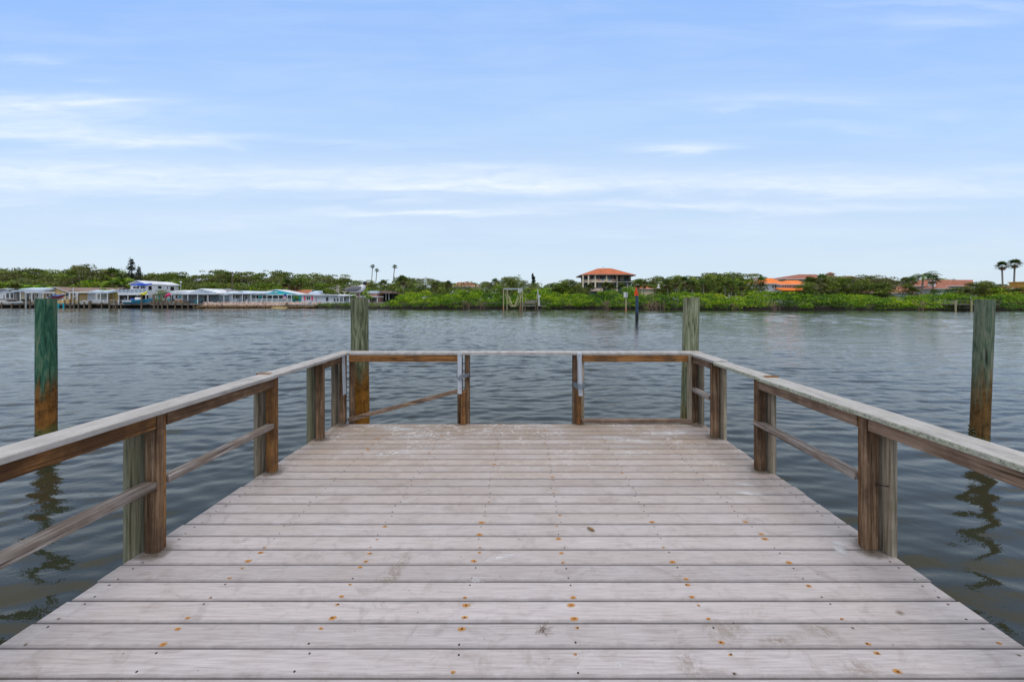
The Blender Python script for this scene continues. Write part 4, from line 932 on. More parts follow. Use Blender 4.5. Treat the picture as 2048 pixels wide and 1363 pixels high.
# ---- mangroves: one continuous mass
ROOTS = (931, 972, 1203, 1295, 1312, 1455, 1545, 1826, 2040)
plain('root_light', (.20, .13, .09), .9)
def band(name, x0, x1, ytop_f, depth, mat, dens, size, seed, label, zlo=.5, step=1.3, rad=(.7, 1.5), roots=True, cat='mangroves', near=-.8):
    r = np.random.default_rng(seed); rr_ = random.Random(seed); C, S, T = [], [], []; mb = MB()
    X = x0
    while X < x1:
        Ys = shore(X); xp = VX + X * FPX / Ys; hmax = az(ytop_f(xp), Ys + depth * .6)
        rows = int(depth / 1.5)
        lowmul = rr_.uniform(.80, 1.0) * (1 + .10 * math.sin(X * .35)); zcol = zlo + rr_.uniform(-.25, .35) + .25 * math.sin(X * .9); spot_ = any(abs(xp - q) < 7 for q in ROOTS); zcol = 1.5 if spot_ else zcol
        for k_ in range(rows):
            t = (k_ + .5) / rows; Yc = Ys + near + t * depth + rr_.uniform(-.6, .6)
            env = min(1.0, .36 + .80 * t ** .75)
            if not roots: env = 1.0
            top = hmax * env * lowmul * rr_.uniform(.86, 1.03)
            base = max(.12, zcol) if k_ < 2 else max(zlo, top - 2.4)
            z = base + rr_.uniform(0, .5) - (.38 if k_ < 2 else 0)
            while z < top - .2:
                if roots and k_ < 5 and rr_.random() < .24: z += rad[0]; continue
                rd = rr_.uniform(*rad); zz = min(z + rd * .5, top - rd * .55)
                n = int(dens * rd * rd); p = blob_pts(r, (X + rr_.uniform(-.9, .9), Yc + rr_.uniform(-.5, .5), zz), rd, n, .55)
                C.append(p); S.append(r.uniform(.6, 1.3, n) * size); hue = rr_.uniform(.02, .62) + .16 * t + .10 * math.sin(X * .17); up_ = (p[:, 2] - zz) / rd; T.append(np.clip(r.normal(hue, .09, n), 0, 1)); z += rd * 1.15
        if roots:
            for _ in range(9 if spot_ else 2):
                a = X + rr_.uniform(-.8, .8); y_ = Ys + (rr_.uniform(-1.9, -.9) if spot_ else rr_.uniform(-.6, 1.0)); h = rr_.uniform(.9, 2.2)
                mb.tube([(a, y_, -.4), (a + rr_.uniform(-.6, .6), y_ + .3, h * .5), (a + rr_.uniform(-.7, .7), y_ + .9, h)], [.035, .05, .06], 4, 1 if spot_ else 0, caps=False)
        X += step * rr_.uniform(.8, 1.25)
    C = np.concatenate(C); S = np.concatenate(S); T = np.concatenate(T); keep = C[:, 2] > .12
    me = leaf_mesh(name, C[keep], S[keep], mat, T[keep], seed=seed, up=.5)
    if not roots: o = bpy.data.objects.new(name, me); COL.objects.link(o); tag(o, label, None, None, 'stuff'); return o
    root = bpy.data.objects.new(name, me); COL.objects.link(root); tag(root, label, None, None, 'stuff')
    o = mb.build('mangrove_roots', ['root_brown', 'root_light'], fix=False); tag(o, 'tangled brown mangrove prop roots standing in the shaded shallows', None, None, 'stuff')
    return root
MT = [(760, 600), (775, 592), (790, 583), (820, 578), (880, 577), (960, 579), (1040, 580), (1090, 576), (1150, 579), (1200, 583), (1260, 579), (1330, 577), (1380, 583), (1430, 580), (1500, 584), (1560, 583), (1600, 578), (1640, 576), (1680, 582), (1760, 585), (1800, 587), (1850, 588), (1900, 585), (1960, 584), (2048, 586), (2300, 584)]
band('mangroves', ax(772, 93), ax(2200, 77), lambda x: float(np.interp(x, [p[0] for p in MT], [p[1] for p in MT])), 13, 'leaf_mangrove', 62, .28, 101, 'bright green mangrove thicket lining the right bank', zlo=.22, near=-2.1)
band('hedge', ax(632, 101), ax(772, 95), lambda x: 603.5 if x < 720 else 602.5, 4.2, 'leaf_bright', 60, .26, 102, 'low clipped mangrove hedge at the water edge before the white cottages', zlo=.1, near=-1.2, step=1.0, rad=(.45, .8), roots=False)
band('undergrowth', ax(-60, 118), ax(800, 118), lambda x: 583, 0, 'leaf_oak', 60, .4, 103, 'x') if False else None
# dark understorey filling the feet of the wood
def understorey(x0, x1, Y, ytop, seed, label):
    r = np.random.default_rng(seed); C = []; S = []; T = []
    x = x0
    while x < x1:
        for k_ in range(3):
            Yc = Y + k_ * 5 + r.uniform(-1, 1); X = ax(x, Yc); rd = r.uniform(1.3, 2.3); zt = az(ytop + r.uniform(-4, 4), Yc)
            for z in np.arange(1.8, max(zt, 2.2), 1.6):
                n = int(15 * rd * rd); C.append(blob_pts(r, (X, Yc, z), rd, n)); S.append(r.uniform(.35, .7, n)); T.append(np.clip(r.normal(r.uniform(.2, .7), .15, n), 0, 1))
        x += 13
    me = leaf_mesh('undergrowth', np.concatenate(C), np.concatenate(S), 'leaf_oak', np.concatenate(T), seed=seed); o = bpy.data.objects.new('undergrowth', me); COL.objects.link(o); tag(o, label, None, None, 'stuff')
understorey(-130, 800, 121, 572, 201, 'dark undergrowth filling the wood behind the left bank cottages')
understorey(800, 1165, 118, 574, 202, 'undergrowth between mangroves and skyline trees')
understorey(1265, 2200, 141, 572, 203, 'undergrowth of the wood behind the right bank houses')
# ------------------------------------------------------------------ buildings
def wallmat(name, col, siding=True, rough=.8):
    if name in MATS: return
    m, nt, b = newmat(name); v = coords(nt); n = noise(nt, v, .8, 5, .6)
    c = ramp(nt, n, [(0.3, tuple(x * .85 for x in col)), (0.7, col)])
    L(nt, c, b.inputs['Base Color']); b.inputs['Roughness'].default_value = rough
    if siding:
        sp_ = nt.nodes.new('ShaderNodeSeparateXYZ'); L(nt, v, sp_.inputs[0])
        h = math_(nt, 'FRACT', math_(nt, 'MULTIPLY', sp_.outputs[2], 4.5)); bump(nt, b, h, .6, .03)
def roofmat(name, col, ribs=(3.3, 0), var=.3):
    m, nt, b = newmat(name); v = coords(nt); n = noise(nt, v, 2.2, 6, .7); n2 = noise(nt, v, .5, 3, .5)
    f = math_(nt, 'ADD', math_(nt, 'MULTIPLY', n, .6), math_(nt, 'MULTIPLY', n2, .4))
    c = ramp(nt, f, [(0.35, tuple(x * (1 - var) for x in col)), (0.6, tuple(min(1, x * (1 + var)) for x in col))])
    sp_ = nt.nodes.new('ShaderNodeSeparateXYZ'); L(nt, v, sp_.inputs[0])
    h = math_(nt, 'SINE', math_(nt, 'MULTIPLY', sp_.outputs[0], ribs[0] * 6.28))
    L(nt, c, b.inputs['Base Color']); b.inputs['Roughness'].default_value = .75; bump(nt, b, h, .7, .05)
for nme, cc in dict(white_wall=(.74, .75, .78), yellow_wall=(.72, .50, .22), blue_grey_wall=(.30, .38, .46), slate_blue_wall=(.20, .31, .46), turquoise_wall=(.02, .52, .55), cream_wall=(.62, .52, .36), tan_wall=(.52, .44, .28),
                    green_grey_wall=(.07, .09, .085), pink_wall=(.45, .26, .23), mustard_wall=(.62, .36, .07), stucco_pink=(.66, .50, .42)).items(): wallmat(nme, cc, nme not in ('cream_wall', 'tan_wall', 'stucco_pink', 'mustard_wall'))
for nme, cc in dict(white_roof=(.62, .65, .70), pale_roof=(.48, .56, .66), grey_roof=(.22, .23, .25), brown_roof=(.22, .15, .13), rust_roof=(.34, .12, .055), orange_roof=(.46, .115, .035), bright_orange_roof=(.74, .18, .02), red_tile_roof=(.29, .10, .055), brown_tile_roof=(.20, .075, .04), pink_tile_roof=(.34, .13, .085)).items(): roofmat(nme, cc, (1.2, 0) if 'roof' in nme else (3, 0))
plain('trim_white', (.74, .75, .76), .5, 0, .08); plain('trim_cream', (.70, .62, .45), .6, 0, .08); plain('dark_interior', (.012, .011, .010), .8)
m, nt, b = newmat('pane'); b.inputs['Base Color'].default_value = (.018, .022, .026, 1); b.inputs['Roughness'].default_value = .12; n_ = noise(nt, coords(nt), 1.5, 3, .5); bump(nt, b, n_, .15, .02)
plain('shutter_turquoise', (.02, .42, .52), .5); plain('shutter_pink', (.85, .10, .18), .5); plain('awning_blue', (.01, .08, .60), .5); plain('glass_rail', (.35, .42, .50), .2)
plain('rail_white', (.72, .74, .76), .5); plain('concrete', (.42, .40, .36), .9, 0, .3); plain('seawall_pale', (.45, .43, .38), .9, 0, .35); plain('umbrella_pink', (.85, .05, .20), .6); plain('kayak_yellow', (.80, .72, .02), .35); plain('float_tan', (.52, .40, .15), .5)
plain('flag_red', (.55, .08, .10), .7); plain('flag_blue', (.04, .10, .40), .7); plain('hull_white', (.75, .76, .77), .2, 0, .05); plain('hull_blue', (.03, .20, .33), .2, 0, .1); plain('engine_black', (.02, .04, .07), .2, 0, .1); plain('cover_blue', (.04, .10, .35), .6)
plain('sign_orange', (.90, .09, .01), .5, 0, .06); plain('sign_dark', (.02, .02, .025), .5); plain('sign_white', (.72, .72, .70), .5); plain('pole_blue', (.035, .07, .13), .35, 0, .25, 3); plain('steel_pale', (.45, .48, .48), .5, .3); plain('pole_yellow', (.42, .38, .22), .8, 0, .3, 3); plain('rope_pale', (.60, .56, .30), .8)
plain('chair_orange', (.65, .22, .04), .6); plain('teal_cloth', (.02, .32, .36), .6); plain('wood_warm', (.50, .25, .10), .7)

def win(parent, x0, y0, x1, y1, Y, frame='trim_white', mull=0, nm='window'):
    a, b_, z1, z0 = ax(x0, Y), ax(x1, Y), az(y0, Y), az(y1, Y); t = min(.12, (b_ - a) * .14); mb = MB(); yf = Y - .06
    mb.box(a, a + t, yf, Y - .003, z0, z1); mb.box(b_ - t, b_, yf, Y - .003, z0, z1); mb.box(a + t, b_ - t, yf, Y - .003, z1 - t, z1); mb.box(a + t, b_ - t, yf, Y - .003, z0, z0 + t)
    for k_ in range(mull):
        c = a + (b_ - a) * (k_ + 1) / (mull + 1); mb.box(c - t * .4, c + t * .4, yf, Y - .003, z0 + t, z1 - t)
    f = mb.build(nm, frame, parent); p = MB(); p.box(a + t, b_ - t, Y - .035, Y - .006, z0 + t, z1 - t); p.build('pane', 'pane', f); return f
def shutter(parent, x0, y0, x1, y1, Y, mat):
    mb = MB(); mb.box(ax(x0, Y), ax(x1, Y), Y - .05, Y - .004, az(y1, Y), az(y0, Y)); mb.build('shutter', mat, parent)
def posts(parent, xs, y0, y1, Y, mat='trim_white', w=.14, nm='column'):
    for x in xs:
        mb = MB(); X = ax(x, Y); mb.box(X - w / 2, X + w / 2, Y - w / 2, Y + w / 2, az(y1, Y), az(y0, Y)); mb.build(nm, mat, parent)
def house(name, label, Y, x0, x1, ye, roof, wall, rmat, depth=8, ov=.5, zb=1.2, cat='house', ybase=None, fascia='trim_white', group=None):
    """box body + roof: ('gabley', ypeak[, xpeak]) ridge runs back; ('gablex', yridge); ('hip', yridge, xa, xb); ('flat', ytop)"""
    a, b_, ze = ax(x0, Y), ax(x1, Y), az(ye, Y); h = thing(name, ((a + b_) / 2, Y, zb), label, cat, group)
    if ybase: zb = az(ybase, Y)
    mb = MB(); mb.box(a, b_, Y, Y + depth, zb - .3, ze); rt = .16
    kind = roof[0]; zr = az(roof[1], Y); rb = MB()
    if kind == 'gabley':
        xp = ax(roof[2], Y) if len(roof) > 2 else (a + b_) / 2
        mb.face([(a, Y, ze), (b_, Y, ze), (xp, Y, zr - .05)]); mb.face([(a, Y + depth, ze), (b_, Y + depth, ze), (xp, Y + depth, zr - .05)])
        for (e, s_) in ((a, -1), (b_, 1)):
            sl = (zr - ze) / abs(xp - e); ex, ez = e + s_ * ov, ze - sl * ov
            y0_, y1_ = Y - ov, Y + depth + ov
            for q in ([(xp, y0_, zr), (ex, y0_, ez), (ex, y1_, ez), (xp, y1_, zr)],): rb.face(q); rb.face([(p[0], p[1], p[2] + rt) for p in q])
            rb.face([(xp, y0_, zr), (ex, y0_, ez), (ex, y0_, ez + rt), (xp, y0_, zr + rt)], 1); rb.face([(ex, y0_, ez), (ex, y1_, ez), (ex, y1_, ez + rt), (ex, y0_, ez + rt)], 1)
    elif kind == 'gablex':
        ym = Y + depth / 2
        # ridge height is given as seen at its own distance
        zr = az(roof[1], ym); RA, RB = (ax(roof[2], ym), ax(roof[3], ym)) if len(roof) > 2 else (ax(x0, ym) - ov, ax(x1, ym) + ov)
        mb.face([(a, Y, ze), (a, Y + depth, ze), (a, ym, zr - .05)]); mb.face([(b_, Y, ze), (b_, Y + depth, ze), (b_, ym, zr - .05)])
        for (yy, s_) in ((Y, -1), (Y + depth, 1)):
            sl = (zr - ze) / (depth / 2); ey, ez = yy + s_ * ov, ze - sl * ov
            q = [(RA, ym, zr), (RB, ym, zr), (b_ + ov, ey, ez), (a - ov, ey, ez)]; rb.face(q); rb.face([(p[0], p[1], p[2] + rt) for p in q])
            rb.face([(a - ov, ey, ez), (b_ + ov, ey, ez), (b_ + ov, ey, ez + rt), (a - ov, ey, ez + rt)], 1)
            for xe, xr in ((a - ov, RA), (b_ + ov, RB)): rb.face([(xr, ym, zr), (xe, ey, ez), (xe, ey, ez + rt), (xr, ym, zr + rt)], 1)
    elif kind == 'hip':
        ym = Y + depth / 2; zr = az(roof[1], ym); ra, rb_ = ax(roof[2], ym), ax(roof[3], ym); ez = ze - .1
        A_ = [(a - ov, Y - ov, ez), (b_ + ov, Y - ov, ez), (b_ + ov, Y + depth + ov, ez), (a - ov, Y + depth + ov, ez)]; B_ = [(p[0], p[1], ez + rt) for p in A_]
        r1, r2 = (ra, ym, zr + rt), (rb_, ym, zr + rt)
        rb.face([B_[0], B_[1], r2, r1]); rb.face([B_[2], B_[3], r1, r2]); rb.face([B_[1], B_[2], r2]); rb.face([B_[3], B_[0], r1]); rb.face(A_[::-1], 1)
        for i in range(4): rb.face([A_[i], A_[(i + 1) % 4], B_[(i + 1) % 4], B_[i]], 1)
    else: rb.box(a - ov, b_ + ov, Y - ov, Y + depth + ov, ze + .003, az(roof[1], Y), 0)
    mb.build('wall', wall, h); r_ = rb.build('roof', [rmat, fascia], h); r_['_'] = 1; del r_['_']
    return h
def slab(parent, name, mat, x0, x1, y0, y1, Ya, Yb, dz=0):
    """flat or sloping slab from distance Ya (front, photo rows y0..y1) to Yb"""
    mb = MB(); a, b_ = ax(x0, Ya), ax(x1, Ya); z1, z0 = az(y0, Ya), az(y1, Ya)
    p = [(a, Ya, z0), (b_, Ya, z0), (b_, Yb, z0 + dz), (a, Yb, z0 + dz)]; q = [(v[0], v[1], v[2] + (z1 - z0)) for v in p]
    mb.face(p); mb.face(q)
    for i in range(4): mb.face([p[i], p[(i + 1) % 4], q[(i + 1) % 4], q[i]])
    return mb.build(name, mat, parent)
def railing(parent, x0, x1, y0, y1, Y, mat='rail_white', nx=6, bal=True, nm='railing'):
    mb = MB(); a, b_, z1, z0 = ax(x0, Y), ax(x1, Y), az(y0, Y), az(y1, Y)
    mb.box(a, b_, Y - .04, Y + .04, z1 - .09, z1); mb.box(a, b_, Y - .03, Y + .03, z0 + .02, z0 + .10)
    for i in range(nx + 1): X = a + (b_ - a) * i / nx; mb.box(X - .06, X + .06, Y - .06, Y + .06, z0, z1 + .06)
    if bal:
        n = max(2, int((b_ - a) / .16))
        for i in range(n): X = a + (b_ - a) * (i + .5) / n; mb.box(X - .025, X + .025, Y - .02, Y + .02, z0 + .10, z1 - .09)
    return mb.build(nm, mat, parent)

# -- left bank, left to right
h = house('cottage', 'small white gabled cottage with black doors at the far left edge', 112, -20, 32, 583, ('gabley', 577.5, 14), 'white_wall', 'pale_roof', 9)
win(h, 12, 585, 19.5, 597, 112, nm='door'); win(h, 20.5, 585, 28, 597, 112, nm='door'); slab(h, 'deck', 'weathered_plank', -25, 36, 597.5, 600, 108, 112)
posts(h, (-10, 8, 30), 590, 598, 108.5, 'weathered_post', .12, 'post')
h = house('cottage', 'pale blue flat roofed cottage with open dark carport left of the left piling', 111, 39, 90, 583.5, ('flat', 580.5), 'cream_wall', 'pale_roof', 9, 1.0)
win(h, 52, 586, 60, 600, 111, nm='door'); win(h, 62, 586, 70, 600, 111, nm='door'); win(h, 73, 586, 78, 594, 111); slab(h, 'canopy', 'pale_roof', 37, 89, 578, 582.5, 107.5, 110.4, .5); posts(h, (41, 64, 86), 582.5, 603, 107.7)
h = house('cottage', 'yellow cottage with white gable trim and long brown roof', 110, 90, 139, 584, ('gabley', 574.5, 113), 'yellow_wall', 'brown_roof', 10)
h2 = MB()
a, b_, ym = ax(128, 110), ax(217, 110), 115; z0_, z1_ = az(581, 110), az(575, ym)
h2.face([(a, 110.4, z0_), (b_, 110.4, z0_), (b_, ym, z1_), (a, ym, z1_)]); h2.face([(a, 119.5, z0_), (b_, 119.5, z0_), (b_, ym, z1_), (a, ym, z1_)]); h2.build('roof', 'brown_roof', h)
h2 = MB(); h2.box(ax(139.2, 110), ax(217, 110), 110.6, 119, 1.2, az(581.2, 110)); h2.build('wall', 'yellow_wall', h)
for x in (93, 100.5, 108): win(h, x, 587, x + 6, 596, 110)
for x in (131, 146.5, 153): win(h, x, 585, x + 7.5 if x < 140 else x + 5.5, 592, 110.55 if x > 139 else 110)
for x in (131, 146.5): win(h, x, 593, x + 6, 598, 110.55 if x > 139 else 110)
slab(h, 'porch_roof', 'white_roof', 139, 178, 583.5, 585.5, 108.6, 110.5, .1); posts(h, (126, 140, 155), 585.5, 602, 108.7, 'trim_white', .2)
slab(h, 'porch_roof', 'pale_roof', 176, 217, 582.5, 586.5, 107.8, 110.5, .5)
for (x0, x1) in ((177, 182), (183, 192), (204, 211)): win(h, x0, 587, x1, 597, 110.55, mull=1)
slab(h, 'porch_wall', 'white_wall', 175, 216, 587, 602, 110.3, 110.55); posts(h, (193, 201, 215), 586.5, 603, 107.9)
YF = 110.0; XSIDE = ax(293, YF)
h = house('house', 'two storey white house with blue awning and big upper balcony', YF, 261, 293, 567.6, ('gabley', 561.8, 275.5), 'white_wall', 'white_roof', XSIDE * FPX / (357 - VX) - YF, .35)
for (x0, y0, x1, y1) in ((266, 571, 279, 578), (281, 571, 291, 578)): win(h, x0, y0, x1, y1, YF, mull=1)
def side_win(parent, x0, y0, x1, y1, X):
    Ya, Yb = X * FPX / (x0 - VX), X * FPX / (x1 - VX); z1, z0 = az(y0, Ya), az(y1, Ya); mb = MB(); t_ = .09
    mb.box(X + .003, X + .06, Ya, Ya + t_, z0, z1); mb.box(X + .003, X + .06, Yb - t_, Yb, z0, z1); mb.box(X + .003, X + .06, Ya + t_, Yb - t_, z1 - t_, z1); mb.box(X + .003, X + .06, Ya + t_, Yb - t_, z0, z0 + t_)
    f = mb.build('window', 'trim_white', parent); p = MB(); p.box(X + .006, X + .03, Ya + t_, Yb - t_, z0 + t_, z1 - t_); p.build('pane', 'pane', f)
for q in ((296, 571, 304, 580.5), (315, 571, 323.5, 577.5), (333, 572, 336, 578), (340, 572.5, 348.5, 581)): side_win(h, *q, XSIDE)
slab(h, 'awning', 'awning_blue', 262, 292, 568.2, 570.4, 108.2, YF - .01, .3)
slab(h, 'balcony', 'rail_white', 236, 296, 586, 589.8, 106.2, YF - .01); railing(h, 236, 293, 578.3, 586, 106.3, nx=7, bal=False)
mb = MB(); mb.box(ax(237, 106.3), ax(292, 106.3), 106.35, 106.37, az(585.4, 106.3), az(579.2, 106.3)); mb.build('glass_panel', 'glass_rail', h)
posts(h, (238, 256, 275, 292), 589.8, 605, 106.4); mb = MB(); mb.box(ax(238, 109.9), ax(296, 109.9), 109.8, 109.97, 1.3, az(590, 109.9)); mb.build('ground_floor', 'dark_interior', h)
h = house('cottage', 'small white cottage with turquoise shutters below the two storey house', 109, 312, 366, 588.5, ('gabley', 583.5, 340), 'white_wall', 'white_roof', 9)
shutter(h, 317.5, 588.8, 320.5, 600, 109, 'shutter_turquoise'); win(h, 321, 589.2, 324, 597, 109); win(h, 325, 589.5, 335.5, 597, 109, mull=1); win(h, 338.5, 589.5, 348, 601, 109, nm='door', mull=1); win(h, 350.5, 589.5, 356, 597, 109); shutter(h, 358, 588.8, 361.5, 597, 109, 'shutter_turquoise')
h2 = slab(h, 'side_roof', 'white_roof', 340, 385, 582, 587.5, 107.5, 112, .4)
h = house('cottage', 'blue grey cottage with wide white gabled carport on columns', 110.5, 368, 437, 589, ('gabley', 577.8, 404), 'blue_grey_wall', 'white_roof', 7, .3)
slab(h, 'canopy', 'white_roof', 357, 437, 586, 588.6, 106.5, 110.3, .1); mb = MB(); yy = 106.52; mb.face([(ax(376, yy), yy, az(586, yy)), (ax(436, yy), yy, az(586, yy)), (ax(404.5, yy), yy, az(578, yy))]); mb.face([(ax(376, 110.4), 110.4, az(586, 110.4)), (ax(436, 110.4), 110.4, az(586, 110.4)), (ax(404.5, 110.4), 110.4, az(577.5, 110.4))]); mb.build('gable', 'pale_roof', h)
posts(h, (376, 395.5, 416), 588.6, 607, 106.7); 
for (x0, x1, y1) in ((384, 389, 599), (390, 394, 597), (401, 405, 595), (408, 414, 605), (418, 421, 606)): win(h, x0, 590, x1, y1, 110.5)
h = house('house', 'slate blue house with grey hipped roof behind the carport cottage', 116, 415, 470, 585, ('hip', 577.5, 432, 458), 'slate_blue_wall', 'grey_roof', 11, .6)
win(h, 440, 587.5, 445, 597.5, 116); win(h, 425, 588, 430, 600, 116, nm='door'); mb = MB(); mb.box(ax(423, 113), ax(437, 113), 112.6, 115.9, 1.3, az(592, 113)); mb.build('annex', 'pink_wall', h)
h = house('cottage', 'white cottage with low pale gable and screened porch over the rocks', 108, 459, 503, 588, ('gabley', 582, 486), 'white_wall', 'pale_roof', 10)
slab(h, 'side_roof', 'pale_roof', 446, 530, 585.8, 588, 105.5, 109, .6)
for (x0, x1, y1) in ((464, 470, 597), (471, 480, 597), (486, 489, 603), (490, 496, 603)): win(h, x0, 589, x1, y1, 108)
posts(h, (448, 464.5, 485, 502), 588, 604, 105.7)
h = house('cottage', 'turquoise gabled cottage with long white porch railing', 110, 507, 598, 588.6, ('gabley', 579.6, 552), 'turquoise_wall', 'white_roof', 5, .2)
hb = house('cottage', 'rust red roofed back wing of the turquoise cottage', 115.3, 556, 622, 587, ('gablex', 580), 'turquoise_wall', 'rust_roof', 7, .4)
slab(h, 'porch_roof', 'white_roof', 503, 582, 588.2, 590, 106, 109.9, -.05)
for (x0, x1) in ((511, 518), (525, 532), (535, 545), (548, 556), (558, 566), (575, 580)): win(h, x0, 590, x1, 597, 110)
posts(h, (503, 512, 525, 534, 545, 557, 575, 583), 589, 604, 106.1, w=.12); railing(h, 503, 584, 597.3, 604, 106.0, nx=8); slab(h, 'deck', 'concrete', 502, 585, 604, 606.5, 105.9, 109.9)
mb = MB(); mb.box(ax(548, 109.9), ax(555, 109.9), 109.84, 109.95, az(585, 109.9), az(583.3, 109.9)); mb.build('nameplate', 'trim_white', h)
h = house('cottage', 'little white cottage with bright pink shutters', 106, 603, 632, 590, ('flat', 587.5), 'white_wall', 'white_roof', 7, .5)
shutter(h, 608, 592, 611, 601, 106, 'shutter_pink'); win(h, 612.5, 592, 621.5, 600, 106, mull=1); shutter(h, 622.8, 592, 626, 601, 106, 'shutter_pink'); slab(h, 'side_roof', 'pale_roof', 618, 632, 584.5, 589.5, 106.4, 110, .5)
h = house('cottage', 'low white cottage with arched porch left of the gull piling', 105, 633, 700, 591, ('flat', 588.5), 'white_wall', 'white_roof', 8, .6)
win(h, 651, 593, 658, 603, 105, nm='door'); win(h, 666.5, 596, 672, 603, 105); win(h, 673, 596, 678, 603, 105); win(h, 679.5, 596, 686, 603, 105, mull=1); win(h, 688, 594, 692, 602, 105); slab(h, 'porch_roof', 'white_roof', 676, 704, 590, 592, 102.5, 105, .2)
for x in (678.5, 687, 699): posts(h, (x,), 592, 604, 102.7, w=.16)
h = house('cottage', 'pinkish cottage with pale roof behind the gull piling', 107, 712, 754, 586, ('flat', 581.5), 'pink_wall', 'pale_roof', 8, .3)
win(h, 719, 588, 724.5, 592, 107); slab(h, 'porch_roof', 'trim_white', 712, 756, 592.5, 594, 103, 107); posts(h, (722, 738, 754.5), 594, 604, 103.2); win(h, 743, 594.8, 753, 602, 106.9)
h = house('open_shelter', 'dark flat roofed open shelter right of the gull piling', 112, 757, 783, 587, ('flat', 583), 'dark_interior', 'brown_roof', 6, .4, cat='shelter')
posts(h, (757.5, 772, 778), 587, 600, 109, 'steel_pale', .14); slab(h, 'canopy', 'brown_roof', 754, 784, 581.5, 586.5, 108.5, 111.6)
mb = MB(); mb.box(ax(700, 103), ax(760, 103), 102.6, 110, 1.0, 1.55); tag(mb.build('terrace', 'concrete'), 'concrete terrace beside the gull piling', 'terrace')

# -- right bank
h = house('house', 'pink tiled roof house mostly hidden by trees in the middle distance', 150, 908, 952, 573, ('hip', 564.8, 916, 944), 'stucco_pink', 'pink_tile_roof', 12, .8); win(h, 930, 574, 935, 580, 150)
def mansion():
    Y = 135; h = house('mansion', 'large octagonal balconied mansion with orange hipped roof', Y, 1172, 1262, 552, ('flat', 551.5), 'green_grey_wall', 'orange_roof', 12, 0, cat='mansion')
    for o in list(h.children):
        if o.name.startswith('roof'): bpy.data.objects.remove(o)
    ze = az(549.5, Y); mb = MB()
    def ring(x0, x1, yf, yb, z, cut):
        a, b_ = ax(x0, Y), ax(x1, Y); return [(a + cut, yf, z), (b_ - cut, yf, z), (b_, yf + cut, z), (b_, yb - cut, z), (b_ - cut, yb, z), (a + cut, yb, z), (a, yb - cut, z), (a, yf + cut, z)]
    o_ = ring(1160, 1271, Y - 4.2, Y + 14, az(550.8, Y - 2), 3.6); t_ = [(x, y, z + .35) for x, y, z in o_]; top = ring(1198, 1228, Y + 1.5, Y + 6.0, az(537, Y + 3), 1.2)
    for i in range(8):
        j = (i + 1) % 8; mb.face([t_[i], t_[j], top[j], top[i]]); mb.face([o_[i], o_[j], t_[j], t_[i]], 1)
    mb.face(top); mb.face(o_[::-1], 1); mb.build('roof', ['orange_roof', 'brown_roof'], h)
    # storeys: upper balcony band and lower band as prisms
    for (x0, x1, ya, yb_, nm, mt) in ((1164, 1236, 558.5, 562.3, 'balcony', 'stucco_pink'), (1163, 1238, 562.3, 564.5, 'balcony_slab', 'trim_cream')):
        z1, z0 = az(ya, Y - 3), az(yb_, Y - 3); q = ring(x0, x1, Y - 3.4, Y + 6, z0, 3.2); q = q[:4] + q[4:]; mb = MB()
        p2 = [(x, y, z1) for x, y, z in q]
        for i in range(8): j = (i + 1) % 8; mb.face([q[i], q[j], p2[j], p2[i]])
        if nm == 'balcony_slab': mb.face(q); mb.face(p2)
        mb.build(nm, mt, h)
    mb = MB(); z0, z1 = az(564.3, Y), az(562.6, Y); mb.box(ax(1233, Y), ax(1266, Y), Y - .5, Y, z0, z1); mb.build('band', 'trim_cream', h)
    for k_, x in enumerate((1166, 1177, 1190.5, 1213, 1234)):
        yy = Y - 3.3 if 1170 < x < 1230 else Y - 1.5; posts(h, (x,), 551, 575, yy, 'trim_cream', .45)
    for (x0, x1) in ((1181, 1188), (1194, 1200), (1203, 1210), (1215, 1222), (1224, 1232)): win(h, x0, 552.6, x1, 558.5, Y)
    for (x0, x1) in ((1178, 1184), (1196, 1210), (1216, 1228)): win(h, x0, 566, x1, 574, Y, nm='door')
    for (x0, x1, y1) in ((1241, 1247, 560), (1258, 1261.5, 558.5)):
        f = win(h, x0, 551.8, x1, y1, Y, 'trim_cream', 1)
    for (x0, x1) in ((1241.5, 1243), (1246.5, 1248), (1254, 1256)): shutter(h, x0, 567, x1, 577, Y, 'trim_cream')
    slab(h, 'terrace', 'stucco_pink', 1185, 1206, 576, 582, Y - 8, Y - 4); slab(h, 'terrace', 'stucco_pink', 1227, 1236, 576.5, 581.5, Y - 8, Y - 4)
    for i, mt in enumerate(('chair_orange', 'teal_cloth', 'kayak_yellow', 'teal_cloth', 'chair_orange')):
        x = 1196 + i * 7.2; mb = MB(); yy = Y - 3.46; mb.box(ax(x, yy), ax(x + 4.5, yy), yy - .04, yy - .004, az(560.2, yy), az(558.7, yy)); mb.build('towel', mt, h)
    mb = MB(); mb.tube([(ax(1206.5, Y + 4), Y + 4, az(538, Y + 4)), (ax(1206.5, Y + 4), Y + 4, az(532.5, Y + 4))], .05, 6); mb.bar((ax(1204, Y + 4), Y + 4, az(534, Y + 4)), (ax(1209, Y + 4), Y + 4, az(534, Y + 4)), .05, .05); mb.build('antenna', 'steel_pale', h)
    a_ = house('house', 'low orange roofed wing left of the mansion', 140, 1160, 1174, 567, ('hip', 563.5, 1164, 1171), 'cream_wall', 'orange_roof', 6, .5)
mansion()
h = house('house', 'low orange tiled roof just above the mangroves right of the mansion', 118, 1283, 1318, 577.5, ('hip', 573.8, 1286, 1314), 'cream_wall', 'orange_roof', 8, .4)
